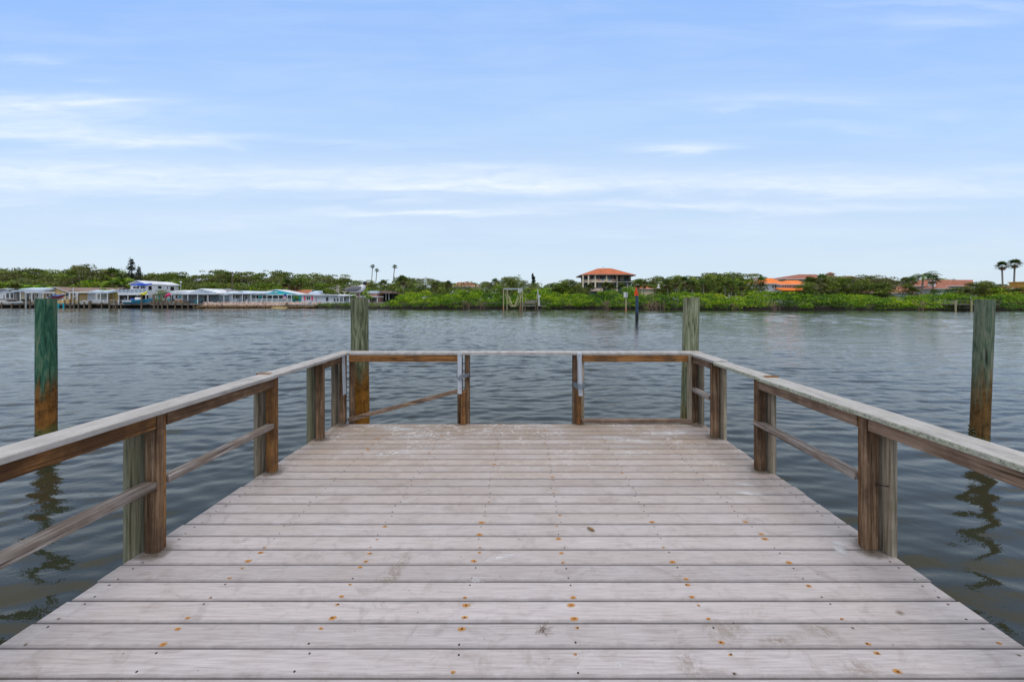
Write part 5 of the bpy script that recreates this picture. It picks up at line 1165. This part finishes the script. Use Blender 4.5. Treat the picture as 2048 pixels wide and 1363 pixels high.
mb = MB(); Y = 114; X = ax(1317, Y); mb.tube([(X, Y, az(576, Y)), (X, Y, az(573.5, Y))], [.55, .4], 8); mb.tube([(X, Y, az(573.5, Y)), (X + .1, Y, az(570, Y)), (X + .05, Y, az(568.2, Y)), (X, Y, az(567, Y))], [.3, .35, .18, .12], 8); tag(mb.build('statue', 'sign_white'), 'small white garden statue right of the low orange roof', 'statue')
h = house('house', 'white house with vivid orange tiled roofs and open upper porch', 112, 1535, 1562, 567, ('hip', 560, 1540, 1552), 'white_wall', 'bright_orange_roof', 5, .7)
for x in (1544, 1549, 1554): win(h, x, 569.5, x + 3.6, 576, 112, nm='door')
h2 = house('house', 'right wing of the vivid orange roofed white house with four windows', 110, 1563, 1607, 569, ('hip', 561.5, 1573, 1596), 'white_wall', 'bright_orange_roof', 8, .7)
for x in (1563.5, 1568.5, 1573, 1578): win(h2, x, 570.5, x + 4, 574, 110)
slab(h2, 'lower_roof', 'bright_orange_roof', 1563, 1618, 579.5, 581.5, 107, 110, .7)
mb = MB(); a, b_ = ax(1528, 118), ax(1560, 118)
h3 = house('house', 'upper orange roofed back part behind a palm crown', 118, 1514, 1553, 566, ('hip', 557, 1530, 1545), 'white_wall', 'bright_orange_roof', 3.5, .6); win(h3, 1534, 567, 1538, 571, 118)
mb = MB(); mb.box(ax(1507, 116), ax(1512, 116), 115, 116, az(563, 116), az(556, 116)); mb.box(ax(1506, 116), ax(1513, 116), 114.8, 116.2, az(556, 116) + .003, az(555, 116)); mb.build('chimney', 'stucco_pink', h3)
h = house('mansion', 'big tan mansion with long brown tiled roofs and little cupola', 130, 1572, 1640, 558, ('hip', 549.3, 1598, 1632), 'tan_wall', 'red_tile_roof', 14, 1.0, cat='mansion')
h2 = house('mansion', 'right end of the tan mansion with arched two storey loggia', 122, 1697, 1711, 557, ('hip', 552.5, 1694, 1703), 'tan_wall', 'brown_tile_roof', 8, 1.2, cat='mansion')
slab(h2, 'cornice', 'brown_tile_roof', 1680, 1714, 554.5, 556.5, 119.5, 124, .5)
win(h2, 1700, 560, 1708, 571, 122, 'tan_wall', 1, 'loggia_opening'); win(h2, 1696.5, 575, 1707.5, 585, 122, 'trim_cream', 0, 'arch')
mb = MB(); mb.box(ax(1692, 122), ax(1712, 122), 121.8, 121.995, az(573.4, 122), az(571.6, 122)); mb.build('cornice', 'trim_cream', h2)
posts(h2, (1693.5, 1710.5), 557.5, 590, 121.7, 'tan_wall', .5)
posts(h2, (1672.5, 1678), 576, 585, 118, 'trim_cream', .5)
mb = MB(); X = ax(1663.5, 130); mb.box(X - .8, X + .8, 130, 131.6, az(562, 130), az(548, 130)); mb.build('cupola', 'tan_wall', h)
mb = MB(); z = az(548, 130); 
for q in range(4):
    cs = [(X - 1, 129.2), (X + 1, 129.2), (X + 1, 132.2), (X - 1, 132.2)]; p, p2 = cs[q], cs[(q + 1) % 4]; mb.face([(*p, z), (*p2, z), (X, 130.7, z + .75)])
mb.face([(X - 1, 129.2, z), (X + 1, 129.2, z), (X + 1, 132.2, z), (X - 1, 132.2, z)]); mb.build('cupola_roof', 'brown_tile_roof', h)
h = house('gazebo', 'brown pointed garden roof with pale ridges right of the tan mansion', 106, 1739, 1752, 585, ('hip', 580.5, 1744, 1748), 'tan_wall', 'brown_tile_roof', 4, .6, cat='gazebo')
h = house('house', 'reddish tiled roof with white wall low behind the mangroves', 108, 1777, 1822, 586, ('hip', 572.5, 1797, 1812), 'white_wall', 'pink_tile_roof', 4, .7); 
h = house('house', 'long white house with ribbed red tiled roof and white chimney', 118, 1826, 1936, 569.5, ('gablex', 560.5, 1838, 1946), 'white_wall', 'red_tile_roof', 5, .8)
for (x0, x1) in ((1837, 1842), (1897, 1904)): win(h, x0, 570, x1, 573.5, 118)
win(h, 1917, 570.5, 1928, 575, 118, mull=2)
mb = MB(); mb.box(ax(1862, 116), ax(1866, 116), 115.2, 116.9, 3, az(560.8, 116)); mb.build('chimney', 'trim_white', h)
h2 = house('house', 'small red hipped roof in front of the long white house', 113, 1870, 1896, 577, ('hip', 569.5, 1880, 1884), 'white_wall', 'red_tile_roof', 6, .5)
h2 = house('house', 'small red tiled roof with white vent at the right end of the long house', 122, 1934, 1954, 573.5, ('hip', 569.5, 1940, 1946), 'white_wall', 'red_tile_roof', 6, .5)
h = house('house', 'mustard yellow house with brown roof at the far right edge', 108, 2018, 2085, 577, ('hip', 568.0, 2044, 2070), 'mustard_wall', 'brown_tile_roof', 5, .7)
win(h, 2024.5, 577.5, 2028, 581, 108); mb = MB(); mb.box(ax(2045.5, 107), ax(2052, 107), 106.5, 110, 3, az(565, 107)); mb.box(ax(2044, 107), ax(2053, 107), 106.2, 110.2, az(565, 107) + .003, az(563, 107)); mb.build('chimney', 'mustard_wall', h)

# ------------------------------------------------------------------ left bank: seawall, docks, rocks, boats
mb = MB(); r = random.Random(9)
for (x0, x1, y0, Y) in ((-40, 40, 603, 106), (41, 92, 606.5, 105.5), (92, 235, 607, 105), (236, 400, 607.5, 104.3)):
    a, b_ = ax(x0, Y), ax(x1, Y); n = max(1, int((b_ - a) / 3))
    for i in range(n): mb.box(a + (b_ - a) * i / n + .01, a + (b_ - a) * (i + 1) / n - .01, Y + r.uniform(-.04, .04), Y + 2.5, -.6, az(y0, Y) + r.uniform(-.03, .03))
tag(mb.build('seawall', 'tide_wall'), kind='structure')
def bank_dock(label, x0, x1, Y, ydeck, posts_x, depth=2.2, rail=None, dark=False, group='small docks along the left bank'):
    a, b_ = ax(x0, Y), ax(x1, Y); z = az(ydeck, Y); t = thing('small_dock', ((a + b_) / 2, Y, 0), label, 'dock', group)
    mb = MB(); n = max(4, int((b_ - a) / .3))
    for i in range(n): mb.box(a + (b_ - a) * i / n, a + (b_ - a) * (i + 1) / n - .03, Y, Y + depth, z - .06, z)
    mb.box(a, b_, Y + .02, Y + .10, z - .30, z - .064); mb.box(a, b_, Y + depth - .1, Y + depth - .02, z - .30, z - .064); mb.build('deck', 'weathered_plank', t)
    for (x, yt) in posts_x:
        pm = MB(); X = ax(x, Y - .2); pm.tube([(X, Y - .17, -.8), (X, Y - .17, az(yt, Y))], .15, 8); pm.build('post', 'weathered_post', t)
    if rail: railing(t, rail[0], rail[1], rail[2], ydeck, Y + .3, 'rail_white' if not dark else 'weathered_post', max(2, int((rail[1] - rail[0]) / 8)), bal=rail[3])
    return t
bank_dock('grey plank dock with thin rail at the far left before the first cottage', -40, 45, 104, 607, [(3, 604), (23, 603), (40, 601)], rail=(-20, 23, 603, False))
bank_dock('low dock under the pale boat lift frame beside the left piling', 45, 92, 103.5, 606, [(50, 602), (60, 598), (70, 600), (88, 601)])
bank_dock('dark plank dock before the yellow cottage with ladder', 128, 178, 103, 607, [(129, 600), (140, 598), (148, 596), (157, 590), (168, 603), (178, 602)], rail=(158, 180, 600.5, True))
bank_dock('railed deck dock right of the yellow cottage', 180, 236, 103, 605.5, [(181, 600), (203, 604), (218, 587), (227, 591), (235, 603)], rail=(181, 216, 599.5, True))
bank_dock('white railed dock left of the blue boat', 218, 262, 102.5, 608, [(219, 600), (231, 600), (242, 604)], rail=(219, 262, 600, False))
bank_dock('long dark dock with black railing before the turquoise shuttered cottage', 300, 402, 102.5, 607.5, [(308, 588), (316, 600), (324, 601), (335, 603), (350, 606), (364, 606), (376, 607), (387, 609)], rail=(302, 376, 601, True), dark=True)
bank_dock('short plank dock right of the flag with ladder and blue chairs', 572, 632, 101.5, 609, [(574, 604), (578, 610), (592, 610), (608, 610), (617, 610), (630, 609)], rail=(600, 632, 603, False))
# dock things
bank = 103.4
def lift(label, xs, ytop, Y, mat, beam=True, group='boat lifts'):
    t = thing('boat_lift', (ax(sum(xs) / len(xs), Y), Y, 0), label, 'boat lift', group)
    for x in xs:
        for dy in (0, 3.2):
            mb = MB(); mb.tube([(ax(x, Y), Y + dy, -.8), (ax(x, Y), Y + dy, az(ytop, Y))], .16, 8); mb.build('post', mat, t)
    if beam:
        mb = MB()
        for dy in (0, 3.2): mb.box(ax(xs[0], Y) - .2, ax(xs[-1], Y) + .2, Y + dy - .12, Y + dy + .12, az(ytop, Y) + .003, az(ytop - 2.6, Y))
        mb.build('beam', 'rail_white', t)
    return t
lift('pale blue framed boat lift left of the left piling', (52, 78.5), 585.5, 103, 'steel_pale')
lift('turquoise footed lift under the covered boat', (117, 127), 606, 102.3, 'shutter_turquoise', False)
lift('tall dark posts of the lift holding the blue and white boat', (283, 308), 588, 101.6, 'weathered_post', False)
def boat(label, x0, x1, ykeel, ysheer, Y, hull, sec, flip=1, engine=True, con=True):
    Ln = (x1 - x0) * Y / FPX; hh = (ykeel - ysheer) * Y / FPX; xc = ax((x0 + x1) / 2, Y); z0 = az(ykeel, Y); t = thing('motor_boat', (xc, Y, z0), label, 'boat')
    def sec_pts(u, top, w=.5):
        b = (Ln * .155) * (1 - max(0, (u - .35) / .65) ** 2.2) ** .8 if u > .35 else Ln * .155 * (.92 + .23 * u); sh = hh * (.80 + .28 * u ** 2); kz = hh * (.55 * max(0, (u - .6) / .4) ** 2); X = xc + flip * (u - .5) * Ln
        ch = kz + (sh - kz) * .35; return [(X, Y, z0 + kz), (X, Y - b * .78, z0 + ch), (X, Y - b * .92, z0 + kz + (sh - kz) * .62), (X, Y - b, z0 + sh), (X, Y, z0 + sh - .05 * hh), (X, Y + b, z0 + sh), (X, Y + b * .92, z0 + kz + (sh - kz) * .62), (X, Y + b * .78, z0 + ch)]
    mb = MB(); us = [0, .08, .2, .35, .5, .65, .78, .88, .95, 1.0]; S = [sec_pts(min(u, .999), 0) for u in us]
    for s_ in S: mb.v += s_
    for i in range(len(us) - 1):
        for k_ in range(8):
            k2 = (k_ + 1) % 8; mi = 0 if k_ in (0, 7) else (1 if k_ in (1, 6) or (k_ in (2, 5) and i > 2) else (2 if k_ in (3, 4) else 0)); mb.f.append((i * 8 + k_, i * 8 + k2, (i + 1) * 8 + k2, (i + 1) * 8 + k_)); mb.m.append(mi)
    mb.f.append(tuple(range(8))); mb.m.append(0); mb.build('hull', [sec, hull, 'hull_white'], t, smooth=False)
    zs = z0 + hh * .8
    if con:
        mb = MB(); X = xc - flip * Ln * .05; mb.box(X - .5, X + .5, Y - .45, Y + .45, zs, zs + .75, 0, .08); mb.build('console', 'hull_white', t); mb = MB(); mb.box(X - .2, X + .25, Y - .42, Y + .42, zs + .76, zs + 1.15); mb.build('windscreen', 'pane', t)
        mb = MB(); X2 = xc - flip * Ln * .22; mb.box(X2 - .4, X2 + .4, Y - .5, Y + .5, zs, zs + .5, 0, .06); mb.build('seat', 'cover_blue', t)
        mb = MB()
        for k_ in range(4): mb.tube([(xc + flip * Ln * (.1 + .1 * k_), Y - Ln * .13, zs), (xc + flip * Ln * (.1 + .1 * k_), Y - Ln * .13, zs + .35)], .02, 5)
        mb.build('bow_rail', 'steel_pale', t)
    if engine:
        mb = MB(); X = xc - flip * (Ln * .5 + .30); mb.tube([(X, Y, z0 - hh * .55), (X, Y, z0 + hh * .3)], [.10, .14], 8); mb.tube([(X, Y, z0 + hh * .25), (X, Y, z0 + hh * .55), (X + .05 * flip, Y, z0 + hh * 1.0), (X + .1 * flip, Y, z0 + hh * 1.12)], [.28, .42, .40, .2], 10)
        mb.tube([(X - .25, Y, z0 - hh * .45), (X + .25, Y, z0 - hh * .45)], [.05, .09], 8); mb.build('outboard_engine', 'engine_black', t)
    return t
boat('blue and white motor boat with black outboard hanging on a lift', 252, 306, 610, 597.5, 103, 'hull_blue', 'hull_white')
boat('small boat under a blue cover with red stripe on turquoise lift posts', 98, 128, 600, 592, 103.6, 'flag_red', 'hull_white', 1, False, False)
mb = MB(); Y = 103.6
for (xa, ya, xb, yb) in ((101, 593.5, 113, 590.5), (113, 590.5, 127, 590.5)): mb.face([(ax(xa, Y), Y - 1.2, az(ya + 1.5, Y)), (ax(xb, Y), Y - 1.2, az(yb + 1.5, Y)), (ax(xb, Y), Y, az(yb - 2, Y)), (ax(xa, Y), Y, az(ya - 1, Y))]); mb.face([(ax(xa, Y), Y + 1.2, az(ya + 1.5, Y)), (ax(xb, Y), Y + 1.2, az(yb + 1.5, Y)), (ax(xb, Y), Y, az(yb - 2, Y)), (ax(xa, Y), Y, az(ya - 1, Y))])
bo = [o for o in bpy.data.objects if o.name == 'motor_boat.001'][0]; mb.build('cover', 'cover_blue', bo)
boat('little open white boat moored at the far left dock', 24, 45, 607.5, 602, 102.8, 'hull_white', 'hull_white', 1, False, False)
def kayak(label, x0, x1, y, Y, mat, rise=0, w=.4):
    a, b_ = ax(x0, Y), ax(x1, Y); z = az(y, Y); mb = MB(); n = 8; Ln = b_ - a
    pts = [(a + Ln * u, Y, z + rise * (u - .5) + .12 * (2 * u - 1) ** 2) for u in np.linspace(0, 1, n + 1)]; mb.tube(pts, [.03 + w * .55 * math.sin(math.pi * u) ** .6 for u in np.linspace(0, 1, n + 1)], 8)
    o = mb.build('kayak', mat, smooth=True); tag(o, label, 'kayak', 'kayaks'); return o
kayak('bright yellow kayak stored left of the boat bow, lower half', 279, 291, 588, 104.5, 'kayak_yellow', 0, .5); kayak('bright yellow kayak tipped up beside the lying yellow one', 287, 293.5, 586.5, 104.3, 'kayak_yellow', .8, .5)
kayak('long tan yellow paddle board floating below the flag', 541, 576, 616, 98.5, 'float_tan', 0, .45)
# pink umbrella, closed and leaning
t = thing('parasol', (ax(336, 104), 104, az(604, 104)), 'closed hot pink parasol leaning over the dark dock', 'parasol'); mb = MB(); Y = 104; mb.tube([at(341, 604, Y), at(339.5, 588, Y)], .03, 6); mb.build('pole', 'steel_pale', t)
mb = MB(); mb.tube([at(340.5, 588, Y), at(337, 589.5, Y), at(331, 593, Y)], [.22, .42, .2], 8); mb.build('canopy', 'umbrella_pink', t)
# flag
t = thing('flag', (ax(570, 101), 101, 0), 'american flag hanging from a white pole before the turquoise cottage', 'flag'); mb = MB(); Y = 101; mb.tube([at(563, 616, Y), at(563.5, 598, Y), at(570, 585, Y)], .05, 6); mb.build('pole', 'steel_pale', t)
mb = MB(); cs = [at(570, 586.5, Y), at(574, 590, Y), at(572.5, 597, Y), at(564.5, 597.5, Y)]
def q2(u, v, dy): p = cs[0].lerp(cs[1], u).lerp(cs[3].lerp(cs[2], u), v); return (p.x, p.y + .12 * math.sin(u * 6) + dy, p.z)
for i in range(9):
    for j in range(6): mb.face([q2(j / 6, i / 9, 0), q2((j + 1) / 6, i / 9, 0), q2((j + 1) / 6, (i + 1) / 9, 0), q2(j / 6, (i + 1) / 9, 0)], 2 if (i < 4 and j < 6) and (j > -1) and i < 4 else i % 2)
mb.build('cloth', ['flag_red', 'trim_white', 'flag_blue'], t, fix=False)
# furniture on decks
for (x, y, Y, mt, lb) in [(345, 601, 104, 'engine_black', 'dark cushioned chair on the dark dock left of the orange bench'), (336, 601, 104, 'teal_cloth', 'round teal chair on the dark dock'), (493, 602, 106.4, 'trim_white', 'white plastic chair on the porch above the rocks'), (470, 602, 106.4, 'trim_white', 'white low table set on the porch above the rocks'), (392, 604, 107, 'teal_cloth', 'blue grey patio chair under the carport'), (403, 604, 107.2, 'engine_black', 'black patio chair under the carport'), (622, 606, 103, 'slate_blue_wall', 'blue chair on the short plank dock')]:
    t = thing('patio_chair', (ax(x, Y), Y, az(y + 3, Y)), lb, 'chair', 'chairs on the left bank decks'); X = ax(x, Y); z = az(y + 3, Y)
    mb = MB(); mb.box(X - .3, X + .3, Y - .3, Y + .3, z + .38, z + .46); mb.build('seat', mt, t); mb = MB(); mb.box(X - .3, X + .3, Y + .25, Y + .31, z + .46, z + .95); mb.build('backrest', mt, t)
    for sx in (-1, 1):
        for sy in (-1, 1): mb = MB(); mb.box(X + sx * .27 - .03, X + sx * .27 + .03, Y + sy * .26 - .03, Y + sy * .26 + .03, z, z + .38); mb.build('leg', mt, t)
t = thing('bench', (ax(357, 104), 104, 1.3), 'long orange wooden bench on the dark dock', 'bench'); Y = 104; mb = MB(); mb.box(ax(351, Y), ax(363, Y), Y - .3, Y + .3, az(601, Y), az(599.5, Y)); mb.build('seat', 'chair_orange', t)
for x in (352, 362): mb = MB(); mb.box(ax(x, Y) - .08, ax(x, Y) + .08, Y - .25, Y + .25, az(607, Y), az(601.1, Y)); mb.build('leg', 'wood_warm', t)
# poles
def pole(label, x, y0, y1, Y, mat, w=.12, lamp=None, name='utility_pole', cat='pole'):
    t = thing(name, (ax(x, Y), Y, 1), label, cat); mb = MB(); mb.tube([at(x, y1, Y), at(x, y0, Y)], [w, w * .8], 8); mb.build('pole', mat, t)
    if lamp == 'lamp': mb = MB(); mb.tube([at(x - 1.2, y0, Y), at(x + 1.2, y0, Y)], [.22, .16], 8); mb.build('lamp_head', 'trim_white', t)
    if lamp == 'cross':
        mb = MB(); mb.box(ax(x - 1.5, Y), ax(x + 1.5, Y), Y - .06, Y + .06, az(y0 + 3, Y), az(y0 + 2, Y)); mb.build('crossarm', mat, t); mb = MB(); mb.tube([at(x + 1.2, y0 + 8, Y - .3), at(x + 1.2, y0 + 5, Y - .3)], .22, 8); mb.build('transformer', 'steel_pale', t)
pole('brown wooden utility pole standing out of the wood above the grey roof', 464.5, 543, 582, 119, 'bark_brown', .17, 'cross'); pole('thin street lamp right of the two storey house', 361.8, 564, 586, 115, 'steel_pale', .07, 'lamp', 'street_lamp', 'lamp')
pole('white flagless pole before the yellow cottage', 146.5, 575, 607, 103.3, 'rail_white', .10)

# rocks
def rocks():
    r = random.Random(44); mb = MB(); ico = bmesh.new(); bmesh.ops.create_icosphere(ico, subdivisions=1, radius=1); vs = [v.co.copy() for v in ico.verts]; ico.verts.index_update(); fs = [tuple(v.index for v in f.verts) for f in ico.faces]; ico.free()
    for _ in range(1500):
        x = r.uniform(385, 633); t = r.random(); X = ax(x, 101.5); Y = shore(X) - .8 + t * 3.6; z = .05 + t * 1.45 + r.uniform(-.08, .12); s_ = r.uniform(.16, .34); n0 = len(mb.v); e = Vector((r.uniform(.7, 1.3), r.uniform(.7, 1.2), r.uniform(.5, .9)))
        for v in vs: k_ = r.uniform(.8, 1.15) * s_; mb.v.append((X + v.x * k_ * e.x, Y + v.y * k_ * e.y, z + v.z * k_ * e.z))
        for f in fs: mb.f.append(tuple(n0 + i for i in f)); mb.m.append(0)
    m, nt, b = newmat('riprap'); g = nt.nodes.new('ShaderNodeNewGeometry'); sp_ = nt.nodes.new('ShaderNodeSeparateXYZ'); L(nt, g.outputs['Position'], sp_.inputs[0])
    rp = g.outputs['Random Per Island']; c = ramp(nt, rp, [(0, (.30, .19, .15)), (.4, (.46, .33, .27)), (.7, (.58, .46, .40)), (1, (.35, .30, .27))])
    zz = math_(nt, 'ADD', sp_.outputs[2], math_(nt, 'MULTIPLY', math_(nt, 'SUBTRACT', noise(nt, g.outputs['Position'], 1.5), .5), .5))
    f = ramp(nt, zz, [(0.62, (0, 0, 0)), (0.80, (1, 1, 1))]); f2 = ramp(nt, zz, [(0.12, (0, 0, 0)), (0.30, (1, 1, 1))]); c2 = mixc(nt, f2, (.015, .012, .006), (.14, .085, .03)); c = mixc(nt, f, c2, c)
    L(nt, c, b.inputs['Base Color']); b.inputs['Roughness'].default_value = .9; o = mb.build('rocks', 'riprap', fix=False); tag(o, 'pinkish riprap rocks sloping into the water before the left bank cottages', None, None, 'stuff')
rocks()

# ------------------------------------------------------------------ channel markers, middle boat lift, right dock
def marker1():
    Y = 40.8; xx = 1273.8; t = thing('channel_marker', (ax(xx, Y), Y, 0), 'channel marker with red orange triangle on thick dark blue pile', 'channel marker')
    mb = MB(); mb.tube([(ax(xx, Y), Y, -1), (ax(xx, Y), Y, .75)], .165, 18); mb.build('wet_foot', 'sign_dark', t)
    mb = MB(); mb.tube([(ax(xx, Y), Y, .752), (ax(xx, Y), Y, az(590, Y))], .158, 18); mb.build('pile', 'pole_blue', t, smooth=False)
    # two triangular dayboards meeting at an angle
    ya, yb_ = az(572, Y), az(591.2, Y); p = Vector((ax(1276.3, Y), Y - .22, yb_)); l = Vector((ax(1268.2, Y), Y + .02, yb_)); tp = Vector((ax(1271.6, Y), Y - .1, ya))
    mb = MB(); d_ = Vector((.0, .03, 0)); mb.face([l, p, tp]); mb.face([l + d_, p + d_, tp + d_]); mb.face([l, p, p + d_, l + d_]); mb.face([p, tp, tp + d_, p + d_]); mb.face([tp, l, l + d_, tp + d_]); mb.build('dayboard', 'sign_orange', t)
    mb = MB(); q = Vector((ax(1279, Y), Y + .25, yb_ + .05)); q2_ = Vector((ax(1276.4, Y), Y - .16, yb_)); tt = Vector((ax(1277.6, Y), Y + .06, az(570.8, Y))); tl = Vector((ax(1276.2, Y), Y - .1, az(579, Y)))
    mb.face([q2_, q, tt, tl]); mb.face([q2_ + d_, q + d_, tt + d_, tl + d_]); mb.face([q2_, q, q + d_, q2_ + d_]); mb.face([q, tt, tt + d_, q + d_]); mb.build('dayboard', 'sign_dark', t, label='dark back of the second dayboard')
marker1()
def marker2():
    Y = 74; xx = 1251.8; t = thing('channel_sign', (ax(xx, Y), Y, 0), 'pale post with two small white boards left of the red channel marker', 'sign')
    mb = MB(); mb.tube([(ax(xx, Y), Y, -1), (ax(xx, Y), Y, az(585, Y))], .14, 10); mb.build('post', 'pole_yellow', t)
    mb = MB(); mb.tube([(ax(xx, Y), Y, -.9), (ax(xx, Y), Y, .62)], .155, 10); mb.build('post_foot', 'leaf_dead' if False else 'wood_warm', t)
    for (x0, y0_, x1, y1_, mt) in ((1247.3, 0, 1252.0, -.3, 'sign_white'), (1252.4, -.3, 1256.4, .15, 'steel_pale')):
        mb = MB(); a = Vector((ax(x0, Y), Y + y0_, 0)); b_ = Vector((ax(x1, Y), Y + y1_, 0)); z0, z1 = az(594.5, Y), az(584.2, Y)
        for k_ in (0, .03): mb.face([(a.x, a.y + k_, z0), (b_.x, b_.y + k_, z0), (b_.x, b_.y + k_, z1), (a.x, a.y + k_, z1)])
        mb.face([(a.x, a.y, z1), (b_.x, b_.y, z1), (b_.x, b_.y + .03, z1), (a.x, a.y + .03, z1)]); mb.build('signboard', mt, t)
marker2()
def midlift():
    Y = 81; t = thing('boat_lift', (ax(1026, Y), Y, 0), 'empty boat lift frame with hanging slings standing before the mangroves', 'boat lift')
    def lp(x, Yp, yt): mb = MB(); X = ax(x, Y) ; mb.tube([(X, Yp, -1), (X, Yp, az(yt, Y))], .11, 8); mb.build('post', 'pole_yellow', t)
    lp(1007, Y, 577.5); lp(1012.5, Y + 4, 578); lp(1040.5, Y, 577.5); lp(1045, Y + 4, 578)
    for x in (1007, 1040.5): mb = MB(); mb.tube([(ax(x, Y), Y, -.5), (ax(x, Y), Y, .75)], .125, 8); mb.build('post_foot', 'wood_warm', t)
    mb = MB(); a, b_ = ax(1006.3, Y), ax(1045.5, Y); z = az(578, Y)
    for yy in (Y, Y + 4): mb.box(a, b_, yy - .12, yy + .12, z + .003, z + .22)
    mb.build('beam', 'steel_pale', t); mb = MB(); mb.box(ax(1036.5, Y), ax(1039, Y), Y - .3, Y + .1, az(585.5, Y), z - .003); mb.box(ax(1041, Y), ax(1043, Y), Y - .3, Y + .1, az(585, Y), z - .003); mb.build('motor', 'rail_white', t)
    for k_, (xa, xb, yy) in enumerate(((1010, 1039, Y + .2), (1014.5, 1035, Y + 3.6))):
        mb = MB(); A0, B0 = ax(xa, Y), ax(xb, Y); zt = az(590 if k_ else 588, Y); zb_ = az(613, Y)
        for off in (0, .9 if k_ == 0 else .5):
            pts = []
            for i in range(15):
                u = i / 14; pts.append((A0 + off * .6 + (B0 - A0) * u, yy + off, zb_ + (zt - zb_) * abs(2 * u - 1) ** 1.9))
            mb.tube(pts, .05, 5)
        for x in (A0, B0): mb.tube([(x, yy, zt), (x, yy, z)], .015, 4)
        mb.build('sling', 'rope_pale', t)
    d_ = thing('small_dock', (ax(1058, Y), Y, 0), 'small wooden dock with steps beside the empty boat lift', 'dock')
    for x in (1042.5, 1050, 1071, 1075): mb = MB(); mb.tube([(ax(x, Y), Y - .3, -1), (ax(x, Y), Y - .3, az(604, Y))], .13, 8); mb.build('post', 'weathered_post', d_)
    mb = MB(); mb.box(ax(1042, Y), ax(1072, Y), Y - .15, Y + 3, az(607, Y), az(605.3, Y)); mb.box(ax(1043, Y), ax(1071, Y), Y - .6, Y - .2, az(612, Y), az(610.2, Y)); mb.build('deck', 'weathered_plank', d_)
    mb = MB()
    for i, yy in enumerate((599.8, 602.2, 604.4)): mb.box(ax(1050, Y), ax(1072.5, Y), Y + 2.4 - i * .5, Y + 2.9 - i * .5, az(yy + 1.6, Y), az(yy, Y))
    mb.build('steps', 'weathered_plank', d_)
    mb = MB(); mb.box(ax(1076, Y), ax(1093, Y), Y, Y + 2, az(612.3, Y), az(611, Y)); mb.build('catwalk', 'weathered_plank', d_)
    for (x, y0, y1) in ((1051.5, 588, 604), (1073.2, 587, 604)): mb = MB(); mb.tube([at(x, y1, Y), at(x, y0, Y)], .05, 6); mb.build('mooring_rod', 'pole_yellow', d_)
    mb = MB(); mb.tube([at(1077.5, 612, Y + .5), at(1075.6, 578.5, Y + .5)], .09, 8); mb.tube([at(1079.5, 612, Y + .5), at(1078.5, 591, Y + .5), at(1076.5, 594, Y + .5)], .06, 6); mb.build('davit', 'rail_white', d_)
    mb = MB(); mb.tube([at(1079.3, 594, Y + .4), at(1079.3, 590, Y + .4)], .16, 8); mb.build('winch', 'rail_white', d_)
midlift()
def rightdock():
    Y = 76.5; t = thing('small_dock', (ax(1930, Y), Y, 0), 'grey wooden dock with seat walls half hidden behind the right piling', 'dock')
    mb = MB(); mb.box(ax(1908, Y), ax(2000, Y), Y, Y + 3, az(609.4, Y), az(608.2, Y)); mb.build('deck', 'weathered_plank', t)
    mb = MB(); mb.box(ax(1896, Y), ax(1908, Y), Y + .5, Y + 2, az(608.9, Y), az(607.8, Y)); mb.build('gangway', 'weathered_plank', t)
    for x in (1909.5, 1941, 1986): mb = MB(); mb.tube([(ax(x, Y), Y - .15, -1), (ax(x, Y), Y - .15, az(600, Y))], .15, 8); mb.build('post', 'pole_yellow', t)
    railing(t, 1912, 2000, 600, 608, Y + .1, 'weathered_post', 9, bal=False)
    mb = MB(); mb.box(ax(1922, Y), ax(1938, Y), Y + 2, Y + 2.1, az(608, Y), az(601, Y)); mb.build('seat_wall', 'weathered_plank', t)
rightdock()
